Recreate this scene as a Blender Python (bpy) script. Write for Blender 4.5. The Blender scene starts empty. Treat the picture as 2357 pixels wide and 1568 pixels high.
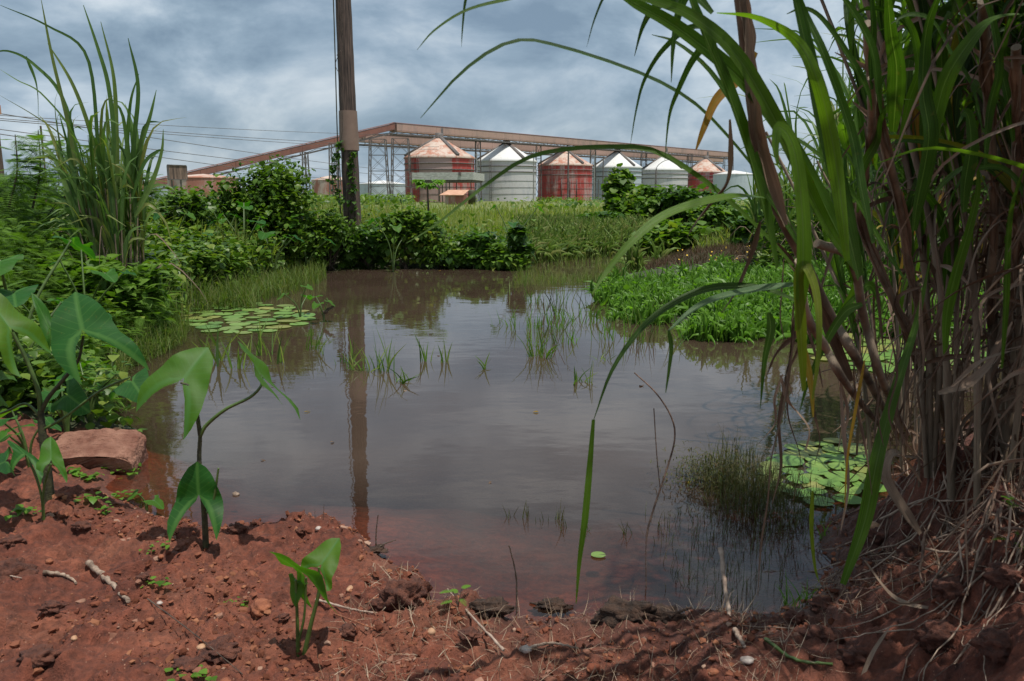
import bpy, math, random
import numpy as np

# ------------------------------------------------------------------ camera, world, sun, exposure
SC = bpy.context.scene
COL = SC.collection
EYE = 1.35                      # eye height above the water
F = 1833.0                      # focal length in units of a 2357 wide picture (28 mm lens)
PITCH = math.atan((784 - 452) / F)
cam_d = bpy.data.cameras.new('camera'); cam = bpy.data.objects.new('camera', cam_d); COL.objects.link(cam)
cam_d.lens = 28.0; cam_d.sensor_width = 36.0; cam_d.clip_start = 0.05; cam_d.clip_end = 6000
cam.location = (0, 0, EYE); cam.rotation_euler = (math.pi/2 - PITCH, 0, 0)
cam_d.dof.use_dof = True; cam_d.dof.focus_distance = 13.0; cam_d.dof.aperture_fstop = 12.0
SC.camera = cam
SC.render.resolution_x = 1024; SC.render.resolution_y = 681
SC.view_settings.view_transform = 'Standard'; SC.view_settings.look = 'None'
SC.view_settings.exposure = 0.0; SC.view_settings.gamma = 1.0
SC.render.engine = 'CYCLES'

SUN = np.array([0.20, -0.17, 1.0]); SUN = SUN/np.linalg.norm(SUN)
SUN_EL = math.asin(SUN[2]); SUN_AZ = math.atan2(SUN[0], SUN[1])
sun_d = bpy.data.lights.new('sun', 'SUN'); sun = bpy.data.objects.new('sun', sun_d); COL.objects.link(sun)
sun_d.energy = 4.6; sun_d.angle = math.radians(0.6); sun_d.color = (1.0, 0.95, 0.88)
from mathutils import Vector
sun.rotation_euler = Vector(SUN.tolist()).to_track_quat('Z', 'Y').to_euler()

W = bpy.data.worlds.new('World'); SC.world = W; W.use_nodes = True
def build_world():
    nt = W.node_tree; N = nt.nodes; L = nt.links; N.clear()
    out = N.new('ShaderNodeOutputWorld'); bg = N.new('ShaderNodeBackground'); bg.inputs[1].default_value = 0.098
    sky = N.new('ShaderNodeTexSky'); sky.sky_type = 'NISHITA'; sky.sun_disc = False
    sky.sun_elevation = SUN_EL; sky.sun_rotation = SUN_AZ; sky.dust_density = 2.0
    tc = N.new('ShaderNodeTexCoord'); sep = N.new('ShaderNodeSeparateXYZ'); L.new(tc.outputs['Generated'], sep.inputs[0])
    def math_(op, a, b):
        m = N.new('ShaderNodeMath'); m.operation = op
        for i, q in enumerate((a, b)):
            if q is None: continue
            if isinstance(q, (int, float)): m.inputs[i].default_value = q
            else: L.new(q, m.inputs[i])
        return m.outputs[0]
    z = math_('ADD', math_('MAXIMUM', math_('ABSOLUTE', sep.outputs[2], None), 0.0), 0.0)
    px = sep.outputs[0]; py = sep.outputs[1]
    cb = N.new('ShaderNodeCombineXYZ'); L.new(px, cb.inputs[0]); L.new(py, cb.inputs[1]); L.new(math_("MULTIPLY", z, 2.0), cb.inputs[2])
    def noise(scale, det, rough, dist, off):
        mp = N.new('ShaderNodeMapping'); mp.inputs['Location'].default_value = off; L.new(cb.outputs[0], mp.inputs[0])
        n = N.new('ShaderNodeTexNoise'); n.inputs['Scale'].default_value = scale; n.inputs['Detail'].default_value = det
        n.inputs['Roughness'].default_value = rough; n.inputs['Distortion'].default_value = dist
        L.new(mp.outputs[0], n.inputs['Vector']); return n.outputs['Fac']
    def ramp(fac, pts):
        r = N.new('ShaderNodeValToRGB'); el = r.color_ramp.elements
        while len(el) < len(pts): el.new(0.5)
        for e, (p, c) in zip(el, pts): e.position = p; e.color = c + (1,) if len(c) == 3 else c
        L.new(fac, r.inputs[0]); return r.outputs[0]
    cover = ramp(noise(1.9, 6, 0.5, 0.2, (1.6, 0.4, 0)), [(0.40, (0, 0, 0)), (0.56, (1, 1, 1))])
    shade = ramp(noise(5.2, 11, 0.57, 0.25, (0.3, 2.2, 5.0)), [(0.34, (2.2, 3.15, 4.2)), (0.43, (3.1, 4.2, 5.3)), (0.50, (4.2, 5.3, 6.4)), (0.57, (5.6, 6.6, 7.5)), (0.69, (8.0, 8.7, 9.3))])
    mix = N.new('ShaderNodeMixRGB'); L.new(cover, mix.inputs[0]); L.new(sky.outputs[0], mix.inputs[1]); L.new(shade, mix.inputs[2])
    # thin high cloud everywhere: the blue holes are never clear
    m2 = N.new('ShaderNodeMixRGB'); m2.inputs[0].default_value = 0.75; L.new(mix.outputs[0], m2.inputs[1]); L.new(shade, m2.inputs[2])
    m1 = N.new('ShaderNodeMixRGB'); m1.inputs[0].default_value = 0.62; m1.inputs[1].default_value = (1, 1, 1, 1)
    L.new(m2.outputs[0], bg.inputs[0]); L.new(bg.outputs[0], out.inputs[0])
build_world()

# ------------------------------------------------------------------ helpers
rng = np.random.default_rng(11)
def at(u, v, Y=None, z=None):
    """world point seen at (u,v) of a 2357x1568 view, on a given distance Y or height z"""
    a = (u - 1178.5)/F; b = (784 - v)/F
    cp, sp = math.cos(PITCH), math.sin(PITCH)
    d = np.array([a, cp + b*sp, -sp + b*cp])
    t = Y/d[1] if Y is not None else (z - EYE)/d[2]
    return np.array([0, 0, EYE]) + d*t
def smooth(a, b, x):
    t = np.clip((x - a)/(b - a), 0, 1); return t*t*(3 - 2*t)
def hash2(i, j, s):
    n = (i*374761393 + j*668265263 + s*974634777) & 0xffffffff
    n = ((n ^ (n >> 13))*1274126177) & 0xffffffff
    return ((n ^ (n >> 16)) & 0xffff)/65535.0
def vnoise(x, y, s=0):
    xi = np.floor(x).astype(np.int64); yi = np.floor(y).astype(np.int64)
    fx = x - xi; fy = y - yi; fx = fx*fx*(3-2*fx); fy = fy*fy*(3-2*fy)
    a = hash2(xi, yi, s); b = hash2(xi+1, yi, s); c = hash2(xi, yi+1, s); d = hash2(xi+1, yi+1, s)
    return (a*(1-fx)+b*fx)*(1-fy) + (c*(1-fx)+d*fx)*fy - 0.5
def fbm(x, y, o=4, s=0, g=0.5):
    r = 0; a = 1
    for k in range(o):
        r = r + a*vnoise(x*(2.03**k)+k*17.3, y*(2.03**k)-k*9.1, s+k); a *= g
    return r

# ---- pond outline, traced on the water surface
OUT = [(330,1190),(250,1140),(246,1100),(332,1070),(330,1015),(262,985),(235,950),(205,905),(250,855),(325,822),
       (388,792),(400,745),(425,700),(500,684),(570,668),(640,640),(690,616),(840,612),(1020,614),(1180,611),(1240,603),(1330,594),
       (1480,583),(1600,577),(1640,585),(1560,603),(1470,625),(1400,652),(1425,700),(1480,730),(1560,752),(1680,772),(1800,768),
       (1960,760),(2200,762),(2420,800),(2480,860),(2330,930),(2200,1010),(2120,1080),(2050,1155),(1975,1190),(1895,1210),
       (1880,1262),(1935,1310),(1850,1402),(1765,1438),(1640,1432),(1560,1428),(1480,1436),(1400,1440),(1300,1446),(1180,1432),
       (1110,1400),(1060,1395),(1005,1400),(990,1370),(945,1330),(905,1290),(860,1262),(800,1226),(650,1217),(520,1226),(420,1212)]
POND = np.array([at(u, v, z=0.0)[:2] for u, v in OUT])
def SD(x, y):
    x = np.asarray(x, float); y = np.asarray(y, float); sh = x.shape; x = x.ravel(); y = y.ravel()
    best = np.full(x.shape, 1e9); ins = np.zeros(x.shape, bool)
    P = POND; Q = np.roll(P, -1, 0)
    for (x0, y0), (x1, y1) in zip(P, Q):
        dx, dy = x1-x0, y1-y0; t = np.clip(((x-x0)*dx + (y-y0)*dy)/(dx*dx+dy*dy+1e-12), 0, 1)
        best = np.minimum(best, np.hypot(x-x0-t*dx, y-y0-t*dy))
        c = ((y0 > y) != (y1 > y)); ins ^= c & (x < (x1-x0)*(y-y0)/((y1-y0) if abs(y1-y0) > 1e-12 else 1e-12) + x0)
    return (best*np.where(ins, -1, 1)).reshape(sh)
def HT(x, y, detail=True):
    """height of the ground"""
    x = np.asarray(x, float); y = np.asarray(y, float)
    sd = SD(x, y)
    near_k = 1 - smooth(4.5, 9, y)
    sd = sd + near_k*0.07*fbm(x*6, y*6, 4, 5)*1.2 + (1-near_k)*0.25*fbm(x*1.5, y*1.5, 3, 8)
    o = np.maximum(sd, 0); d = np.maximum(-sd, 0)
    right = smooth(0.75, 1.5, x)*(1 - smooth(4.5, 6.5, y))
    left = smooth(-1.3, -2.4, x)*smooth(3.0, 4.6, y)*(1 - smooth(14, 30, y))
    far = smooth(12, 15.5, y)*(1 - smooth(22, 60, y))
    z = 0.045*(1-np.exp(-o/0.03)) + 0.09*(1-np.exp(-o/0.6))
    z = z + right*(0.42*smooth(0.0, 0.75, o) + 0.12*smooth(0.6, 2.5, o))
    z = z + left*0.36*smooth(0, 2.2, o) + far*0.16*smooth(0, 0.7, o)
    amp = smooth(0, 0.12, o)*near_k
    if detail:
        z = z + amp*(0.046*fbm(x*9, y*9, 5, 31, .62) + 0.05*fbm(x*2.2, y*2.2, 2, 41) + right*.11*fbm(x*7+3, y*7, 4, 61, .6))
        z = z + amp*(.034*(.22-np.abs(fbm(x*11+5, y*11, 4, 57, .65))) + .018*(.2-np.abs(fbm(x*34, y*34+3, 2, 67, .6))))
        pk = np.maximum(fbm(x*14, y*14, 3, 87) - 0.22, 0); z = z + amp*np.minimum(pk*.16, .02)
        cl = np.maximum(fbm(x*5, y*5, 3, 77) - 0.12, 0)
        z = z + amp*cl*(0.06 + 0.25*right)
        z = z + (1-near_k)*0.1*fbm(x*0.5, y*0.5, 3, 3)*smooth(0, 2, o)
    lr = 1.1 + 3.2*(1-smooth(2.9, 4.2, y))*(1-smooth(.6, 1.3, x)*.6)
    z = z - (0.55*(1-np.exp(-d/lr)) + 0.018*(1-np.exp(-d/0.05)))
    z = z + near_k*0.02*fbm(x*4, y*4, 3, 91)*(d > 0)*smooth(0, .2, d)
    return z
def hz(x, y): return float(HT(np.array([x]), np.array([y]))[0])
def ground_at(u, v, lift=0.0):
    """first ground point along the ray through (u,v)"""
    P0 = np.array([0, 0, EYE]); d = at(u, v, Y=1.0) - P0
    t = np.linspace(1.2, 30, 3000); x = d[0]*t; y = d[1]*t; zz = EYE + d[2]*t
    h = np.maximum(HT(x, y), 0.0); k = np.argmax(zz < h + lift)
    return np.array([x[k], y[k], max(h[k], 0.0)])

class MB:
    def __init__(s): s.V = []; s.F = []; s.C = []; s.n = 0
    def add(s, V, Fc, C=None):
        V = np.asarray(V, float).reshape(-1, 3); Fc = np.asarray(Fc, np.int64)
        if C is None: C = np.zeros((len(V), 3))
        s.V.append(V); s.F.append(Fc + s.n); s.C.append(np.asarray(C, float)); s.n += len(V)
    def build(s, name, mat, parent=None, smooth_=True):
        me = bpy.data.meshes.new(name)
        if s.n:
            V = np.concatenate(s.V); C = np.concatenate(s.C)
            if parent is not None: V = V - np.array(parent.location)
            loops = np.concatenate([f.ravel() for f in s.F]); tot = np.concatenate([np.full(len(f), f.shape[1]) for f in s.F])
            st = np.concatenate([[0], np.cumsum(tot)[:-1]])
            me.vertices.add(len(V)); me.vertices.foreach_set('co', V.astype(np.float32).ravel())
            me.loops.add(len(loops)); me.loops.foreach_set('vertex_index', loops.astype(np.int32))
            me.polygons.add(len(tot)); me.polygons.foreach_set('loop_start', st.astype(np.int32))
            me.polygons.foreach_set('loop_total', tot.astype(np.int32))
            me.polygons.foreach_set('use_smooth', np.full(len(tot), bool(smooth_)))
            a = me.attributes.new('lc', 'FLOAT_VECTOR', 'POINT'); a.data.foreach_set('vector', C.astype(np.float32).ravel())
            me.update(calc_edges=True)
        me.materials.append(mat)
        o = bpy.data.objects.new(name, me); COL.objects.link(o)
        if parent is not None: o.parent = parent
        return o
def thing(name, label, cat, loc, group=None):
    o = bpy.data.objects.new(name, None); COL.objects.link(o); o.location = [float(q) for q in loc]
    o.empty_display_size = 0.1
    return tag(o, label, cat, group)
def tag(o, label, cat, group=None, kind=None):
    o['label'] = label
    if cat: o['category'] = cat
    if group: o['group'] = group
    if kind: o['kind'] = kind
    return o
def copy_tree(o, parent=None):
    c = o.copy(); COL.objects.link(c)
    if parent is not None: c.parent = parent
    for ch in [q for q in o.children]: copy_tree(ch, c)
    return c

def rotm(yaw, tilt, roll=None):
    """(N,3,3): Rz(yaw) @ Rx(tilt) @ Rz(roll)"""
    yaw = np.asarray(yaw); tilt = np.asarray(tilt)
    c, s = np.cos(yaw), np.sin(yaw); ct, st = np.cos(tilt), np.sin(tilt); o = np.zeros_like(c); i = np.ones_like(c)
    Rz = np.stack([np.stack([c, -s, o], -1), np.stack([s, c, o], -1), np.stack([o, o, i], -1)], -2)
    Rx = np.stack([np.stack([i, o, o], -1), np.stack([o, ct, -st], -1), np.stack([o, st, ct], -1)], -2)
    M = Rz @ Rx
    if roll is not None:
        c, s = np.cos(roll), np.sin(roll)
        M = M @ np.stack([np.stack([c, -s, o], -1), np.stack([s, c, o], -1), np.stack([o, o, i], -1)], -2)
    return M
def scatter(mb, tmpl, M, loc, rnd):
    V, Fc, C = tmpl; n = len(loc)
    if n == 0: return
    VV = np.einsum('nij,vj->nvi', M, V) + loc[:, None, :]
    CC = np.broadcast_to(C, (n,)+C.shape).copy(); CC[:, :, 2] = rnd[:, None]
    FF = Fc[None] + (np.arange(n)*len(V))[:, None, None]
    mb.add(VV.reshape(-1, 3), FF.reshape(-1, Fc.shape[1]), CC.reshape(-1, 3))
def scat(mb, tmpls, loc, yaw, tilt, sx, sz, rnd, roll=None, sy=None):
    """scatter with templates chosen at random; sx scales across, sz along"""
    n = len(loc); k = rng.integers(0, len(tmpls), n); S = np.zeros((n, 3, 3))
    S[:, 0, 0] = sx; S[:, 1, 1] = sz if sy is None else sy; S[:, 2, 2] = sz
    M = rotm(yaw, tilt, roll) @ S
    for i, t in enumerate(tmpls):
        m = k == i; scatter(mb, t, M[m], loc[m], np.asarray(rnd)[m])
def strip(cx, cols, rows):
    idx = np.arange(cols*rows).reshape(rows, cols)
    return np.stack([idx[:-1, :-1], idx[:-1, 1:], idx[1:, 1:], idx[1:, :-1]], -1).reshape(-1, 4) + cx
def blade_t(n, bend, fold=0.3, wp=0.35):
    """grass blade of length 1 along z, width 1, bending to +y"""
    V = []; C = []
    ang = 0; p = np.zeros(2); L = 1.0/n
    for i in range(n+1):
        t = i/n; w = 0.5*min(1, (t+0.12)/wp)*max(0.02, 1-t)**0.6*1.15
        nx, nz = math.cos(ang), -math.sin(ang)
        for s_ in (-1, 0, 1):
            V.append((s_*w, p[0] - (0 if s_ else fold*w)*1.0*nx, p[1] - (0 if s_ else fold*w)*nz)); C.append((s_, t, 0))
        ang += bend/n*(0.5+t); p = p + L*np.array([math.sin(ang), math.cos(ang)])
    return np.array(V), strip(0, 3, n+1), np.array(C, float)
def blade2_t(n, bend, wp=0.3):
    V = []; C = []; ang = 0; p = np.zeros(2); L = 1.0/n
    for i in range(n+1):
        t = i/n; w = 0.5*min(1, (t+0.2)/wp)*max(0.03, 1-t)**0.6
        for s_ in (-1, 1): V.append((s_*w, p[0], p[1])); C.append((s_, t, 0))
        ang += bend/n*(0.5+t); p = p + L*np.array([math.sin(ang), math.cos(ang)])
    return np.array(V), strip(0, 2, n+1), np.array(C, float)
def leaf_t(kind='ovate', curl=0.25, fold=0.25):
    """leaf of length 1 along +y, lying in xy"""
    prof = {'ovate': [0.02, .36, .48, .40, .22, 0.01], 'heart': [0.30, .56, .55, .40, .20, 0.01], 'lance': [0.02, .17, .2, .17, .1, .01]}[kind]
    V = []; C = []; n = len(prof)
    for i, w in enumerate(prof):
        t = i/(n-1)
        for s_ in (-1, 0, 1):
            y = t - (0.14 if (kind == 'heart' and i == 0 and s_) else 0)
            V.append((s_*w, y, abs(s_)*w*fold - curl*t*t)); C.append((s_, t, 0))
    return np.array(V), strip(0, 3, n), np.array(C, float)
def frond_t(npair=13, curve=0.5, pin=0.24, w=0.05):
    """feathery frond of length 1 along +y, arching down"""
    V = []; Fc = []; C = []
    def pt(t): return np.array([0, math.sin(curve*t)/curve, -(1-math.cos(curve*t))/curve])
    for i in range(npair):
        t = 0.12 + 0.88*i/npair; p = pt(t); L = pin*(math.sin(math.pi*min(1, 0.18+t*0.86))**0.7)+0.02
        for s_ in (-1, 1):
            tip = p + np.array([s_*L, 0.30*L, -0.12*L]); b = len(V)
            V += [p + [0, -w/2, 0], p + [0, w/2, 0], (p+tip)/2 + [0, w*0.6, .006], tip, (p+tip)/2 + [0, -w*0.5, 0.006]]
            C += [(0, t, 0)]*5; Fc += [(b, b+4, b+2, b+1), (b+4, b+3, b+3, b+2)]
    # faces with repeated index are not valid: rebuild as quads + tri fan through a tiny offset
    V = [np.array(v, float) for v in V]; F2 = []
    for q in Fc:
        if len(set(q)) == 4: F2.append(q)
        else:
            V.append(V[q[1]] + np.array([0.0, 0.004, 0])); C.append(C[q[1]]); F2.append((q[0], q[1], len(V)-1, q[3]))
    b = len(V)
    for i in range(6):
        p = pt(i/5)
        V += [p + [-0.006, 0, 0.002], p + [0.006, 0, 0.002]]; C += [(0, 0, 0)]*2
        if i: F2.append((b+2*i-2, b+2*i-1, b+2*i+1, b+2*i))
    return np.array(V), np.array(F2), np.array(C, float)
def catmull(P, n):
    P = np.asarray(P, float)
    if len(P) == 2: return P[0] + (P[1]-P[0])*np.linspace(0, 1, n)[:, None]
    Q = np.vstack([2*P[0]-P[1], P, 2*P[-1]-P[-2]]); m = len(P)-1; out = []
    for t in np.linspace(0, m-1e-9, n):
        i = int(t); f = t-i; a, b, c, d = Q[i:i+4]
        out.append(0.5*((2*b) + (-a+c)*f + (2*a-5*b+4*c-d)*f*f + (-a+3*b-3*c+d)*f**3))
    return np.array(out)
def frames(P):
    T = np.gradient(P, axis=0); T /= np.linalg.norm(T, axis=1)[:, None]+1e-12
    return T
def tube(mb, P, R, ns=6, rnd=0.5, cap=True):
    P = np.asarray(P, float); n = len(P); R = np.broadcast_to(R, (n,)); T = frames(P)
    up = np.array([0.0, 0, 1]) if abs(T[0][2]) < 0.9 else np.array([1.0, 0, 0])
    A = np.cross(T[0], up); A /= np.linalg.norm(A); V = []; C = []
    for i in range(n):
        A = A - T[i]*A.dot(T[i]); A /= np.linalg.norm(A)+1e-12; B = np.cross(T[i], A)
        for k in range(ns):
            a = 2*math.pi*k/ns; V.append(P[i] + R[i]*(math.cos(a)*A + math.sin(a)*B)); C.append((math.cos(a), i/max(1, n-1), rnd))
    idx = np.arange(n*ns).reshape(n, ns); nx = np.roll(idx, -1, 1)
    mb.add(V, np.stack([idx[:-1], nx[:-1], nx[1:], idx[1:]], -1).reshape(-1, 4), C)
    if cap:
        for i, sgn in ((0, -1), (n-1, 1)):
            c = V[i*ns:(i+1)*ns]; ce = sum(c)/ns; fs = [(ns, k, (k+1) % ns) if sgn > 0 else (ns, (k+1) % ns, k) for k in range(ns)]
            mb.add(list(c)+[ce], fs, [(0, i/max(1, n-1), rnd)]*(ns+1))
def ribbon(mb, P, Wd, nrm, fold=0.25, rnd=0.5, twist=0.0, wavy=0.0):
    """leaf blade along P; nrm = direction its upper face looks to at the start; twist in radians over the length"""
    P = np.asarray(P, float); n = len(P); T = frames(P); V = []; C = []
    nrm = np.asarray(nrm, float)
    for i in range(n):
        S = np.cross(T[i], nrm); l = np.linalg.norm(S)
        S = S/l if l > 1e-6 else np.array([1.0, 0, 0]); N = np.cross(S, T[i])
        a = twist*i/(n-1); S2 = S*math.cos(a) + N*math.sin(a); N2 = -S*math.sin(a) + N*math.cos(a)
        w = Wd[i]/2
        for s_ in (-1, 0, 1):
            V.append(P[i] + s_*w*S2 - (0 if s_ else fold*w)*N2 + (s_*wavy*w*math.sin(i*.55+rnd*9))*N2); C.append((s_, i/(n-1), rnd))
    mb.add(V, strip(0, 3, n), C)
def bladew(n, w, wp=0.3, tipp=0.7):
    t = np.linspace(0, 1, n); return w*np.where(t < wp, .4+.6*np.sin(np.minimum(t/wp, 1)*math.pi/2), np.maximum((1-t)/(1-wp), .02)**tipp)
def box(mb, c, s, rot=0.0, rnd=0.5):
    c = np.asarray(c, float); s = np.asarray(s, float)/2
    V = np.array([(x, y, z) for x in (-1, 1) for y in (-1, 1) for z in (-1, 1)], float)*s
    cr, sr = math.cos(rot), math.sin(rot); V = V @ np.array([[cr, sr, 0], [-sr, cr, 0], [0, 0, 1]])
    mb.add(V + c, [(0, 1, 3, 2), (4, 6, 7, 5), (0, 4, 5, 1), (2, 3, 7, 6), (0, 2, 6, 4), (1, 5, 7, 3)], [(0, 0, rnd)]*8)
def bar(mb, a, b, w, h=None, rnd=0.5):
    """square bar from a to b"""
    h = h or w; a = np.asarray(a, float); b = np.asarray(b, float); T = b-a; T /= np.linalg.norm(T)
    up = np.array([0, 0, 1.0]) if abs(T[2]) < 0.95 else np.array([0, 1.0, 0]); S = np.cross(T, up); S /= np.linalg.norm(S); U = np.cross(S, T)
    V = [p + x*S*w/2 + y*U*h/2 for p in (a, b) for x, y in ((-1, -1), (1, -1), (1, 1), (-1, 1))]
    mb.add(V, [(0, 3, 2, 1), (4, 5, 6, 7), (0, 1, 5, 4), (1, 2, 6, 5), (2, 3, 7, 6), (3, 0, 4, 7)], [(0, 0, rnd)]*8)
def ico(sub=2):
    import bmesh
    bm = bmesh.new(); bmesh.ops.create_icosphere(bm, subdivisions=sub, radius=1.0)
    V = np.array([v.co[:] for v in bm.verts]); Fc = np.array([[v.index for v in f.verts] for f in bm.faces]); bm.free(); return V, Fc
ICO1, ICO2, ICO3, ICO4 = ico(1), ico(2), ico(3), ico(4)
def rock(mb, c, s, seed, base=None, rough=0.35, freq=1.6, yaw=0.0):
    V, Fc = base or ICO3; V = V.copy(); x, y, z = V.T
    r = 1 + rough*(fbm(x*freq+seed*3.1+z*1.3, y*freq+z*2.1, 4, seed) + fbm(z*freq-seed, x*freq*1.3-y, 3, seed+9)*0.8)
    V = V*r[:, None]*np.asarray(s, float); cr, sr = math.cos(yaw), math.sin(yaw)
    V = V @ np.array([[cr, sr, 0], [-sr, cr, 0], [0, 0, 1]])
    mb.add(V + np.asarray(c, float), Fc, np.stack([x, y, np.full(len(x), (seed*0.377) % 1)], -1))

# ------------------------------------------------------------------ materials
def new_mat(name):
    m = bpy.data.materials.new(name); m.use_nodes = True; nt = m.node_tree; nt.nodes.clear()
    out = nt.nodes.new('ShaderNodeOutputMaterial'); b = nt.nodes.new('ShaderNodeBsdfPrincipled')
    nt.links.new(b.outputs[0], out.inputs[0]); return m, nt, b, out
def nd(nt, typ, **kw):
    n = nt.nodes.new(typ)
    for k, v in kw.items():
        if k in ('ins',):
            for a, q in v.items():
                if isinstance(q, bpy.types.NodeSocket): nt.links.new(q, n.inputs[a])
                else: n.inputs[a].default_value = q
        else: setattr(n, k, v)
    return n
def rampn(nt, fac, pts, interp='LINEAR'):
    r = nt.nodes.new('ShaderNodeValToRGB'); r.color_ramp.interpolation = interp; el = r.color_ramp.elements
    while len(el) < len(pts): el.new(0.5)
    for e, (p, c) in zip(el, pts): e.position = p; e.color = (c[0], c[1], c[2], 1) if hasattr(c, '__len__') else (c, c, c, 1)
    nt.links.new(fac, r.inputs[0]); return r.outputs[0]
def noisen(nt, vec, scale, det=4, rough=0.55, dist=0.0):
    n = nd(nt, 'ShaderNodeTexNoise', ins={'Scale': scale, 'Detail': det, 'Roughness': rough, 'Distortion': dist})
    if vec is not None: nt.links.new(vec, n.inputs['Vector'])
    return n.outputs['Fac']
def mixn(nt, fac, a, b, mode='MIX'):
    m = nt.nodes.new('ShaderNodeMixRGB'); m.blend_type = mode
    for i, q in enumerate((fac, a, b)):
        if isinstance(q, bpy.types.NodeSocket): nt.links.new(q, m.inputs[i])
        else: m.inputs[i].default_value = q if not hasattr(q, '__len__') else (q[0], q[1], q[2], 1)
    return m.outputs[0]
def mathn(nt, op, a, b=None, c=None):
    m = nt.nodes.new('ShaderNodeMath'); m.operation = op
    for i, q in enumerate((a, b, c)):
        if q is None: continue
        if isinstance(q, bpy.types.NodeSocket): nt.links.new(q, m.inputs[i])
        else: m.inputs[i].default_value = q
    return m.outputs[0]
def bumpn(nt, b, h, strength, dist=0.01):
    n = nd(nt, 'ShaderNodeBump', ins={'Height': h, 'Strength': strength, 'Distance': dist}); nt.links.new(n.outputs[0], b.inputs['Normal']); return n
def lcn(nt):
    a = nt.nodes.new('ShaderNodeAttribute'); a.attribute_name = 'lc'; s = nt.nodes.new('ShaderNodeSeparateXYZ')
    nt.links.new(a.outputs['Vector'], s.inputs[0]); return s.outputs
def geo(nt): return nt.nodes.new('ShaderNodeNewGeometry').outputs['Position']
def leaf_mat(name, cols, trans=0.35, rough=0.45, rib=None, veins=False, tip=None, spec=0.4, tcol=None, stripe=0.0, spots=None, objrnd=False):
    m, nt, b, out = new_mat(name); x, y, r = lcn(nt)
    if objrnd: r = nt.nodes.new('ShaderNodeObjectInfo').outputs['Random']
    c = rampn(nt, r, [(i/(max(1, len(cols)-1)), q) for i, q in enumerate(cols)])
    n = noisen(nt, geo(nt), 14, 3); c = mixn(nt, 0.5, c, rampn(nt, n, [(0.3, 0.72), (0.7, 1.25)]), 'MULTIPLY')
    if stripe:
        cb = nd(nt, 'ShaderNodeCombineXYZ'); nt.links.new(mathn(nt, 'MULTIPLY', x, 9.0), cb.inputs[0]); nt.links.new(mathn(nt, 'MULTIPLY', y, 2.2), cb.inputs[1]); nt.links.new(mathn(nt, 'MULTIPLY', r, 37.0), cb.inputs[2])
        sn = noisen(nt, cb.outputs[0], 1.0, 4, .7); c = mixn(nt, stripe, c, rampn(nt, sn, [(0.3, .5), (0.5, 1.0), (0.7, 1.45)]), 'MULTIPLY'); bumpn(nt, b, sn, .5, .002)
    if spots:
        c = mixn(nt, rampn(nt, noisen(nt, geo(nt), 90, 4, .7), [(0.66, 0), (0.70, 1)]), c, spots)
        c = mixn(nt, rampn(nt, noisen(nt, geo(nt), 22, 5, .7, .5), [(0.62, 0), (0.78, .8)]), c, spots)
    if tip: c = mixn(nt, rampn(nt, mathn(nt, 'ADD', y, mathn(nt, 'MULTIPLY', n, 0.3)), [(1.04, 0), (1.18, 1)]), c, tip)
    if rib:
        f = rampn(nt, mathn(nt, 'ABSOLUTE', x), [(0.0, .9), (0.04, 0.6), (0.08, 0)]); c = mixn(nt, f, c, rib)
    if veins:
        w = mathn(nt, 'FRACT', mathn(nt, 'MULTIPLY', mathn(nt, 'SUBTRACT', y, mathn(nt, 'MULTIPLY', mathn(nt, 'ABSOLUTE', x), 0.5)), 6.5))
        v = rampn(nt, mathn(nt, 'ABSOLUTE', mathn(nt, 'SUBTRACT', w, 0.5)), [(0.0, 1), (0.09, 0)])
        c = mixn(nt, mathn(nt, 'MULTIPLY', v, 0.45), c, rib or (0.2, .3, .1)); bumpn(nt, b, v, -0.35, 0.004)
    nt.links.new(c, b.inputs['Base Color']); b.inputs['Roughness'].default_value = rough
    b.inputs['Specular IOR Level'].default_value = spec*.6
    t = nd(nt, 'ShaderNodeBsdfTranslucent'); nt.links.new(mixn(nt, 1.0, c, tcol or (1.5, 1.7, 0.5), 'MULTIPLY'), t.inputs[0])
    mx = nd(nt, 'ShaderNodeMixShader', ins={0: trans}); nt.links.new(b.outputs[0], mx.inputs[1]); nt.links.new(t.outputs[0], mx.inputs[2])
    nt.links.new(mx.outputs[0], out.inputs[0]); return m
def plain_mat(name, c1, c2, scale=6, rough=0.8, bump=0.3, bscale=None, stretch=None, metal=0.0, lo=0.35, hi=0.65, obj=True):
    m, nt, b, out = new_mat(name)
    v = nd(nt, 'ShaderNodeTexCoord').outputs['Object'] if obj else geo(nt)
    if stretch:
        mp = nd(nt, 'ShaderNodeMapping', ins={'Scale': stretch}); nt.links.new(v, mp.inputs[0]); v = mp.outputs[0]
    n = noisen(nt, v, scale, 6, 0.6)
    nt.links.new(rampn(nt, n, [(lo, c1), (hi, c2)]), b.inputs['Base Color']); b.inputs['Roughness'].default_value = rough
    b.inputs['Metallic'].default_value = metal
    if bump: bumpn(nt, b, noisen(nt, v, bscale or scale*3, 6, 0.65), bump, 0.02)
    return m
M = {}
M['fern'] = leaf_mat('fern_green', [(.05, .105, .016), (.085, .165, .022), (.13, .23, .032), (.095, .185, .026)], 0.35, 0.5)
M['shrub'] = leaf_mat('shrub_green', [(.035, .075, .012), (.07, .135, .018), (.11, .195, .026), (.18, .23, .04)], 0.3, 0.4)
M['vine'] = leaf_mat('vine_green', [(.03, .07, .013), (.06, .13, .02), (.10, .19, .028)], 0.3, 0.35, rib=(.09, .15, .05))
M['grass'] = leaf_mat('meadow_grass', [(.10, .15, .03), (.15, .20, .045), (.20, .235, .06), (.26, .24, .09)], 0.45, 0.6)
M['bright'] = leaf_mat('bright_grass', [(.06, .14, .014), (.09, .20, .02), (.14, .27, .035), (.10, .22, .022)], 0.45, 0.4)
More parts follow.
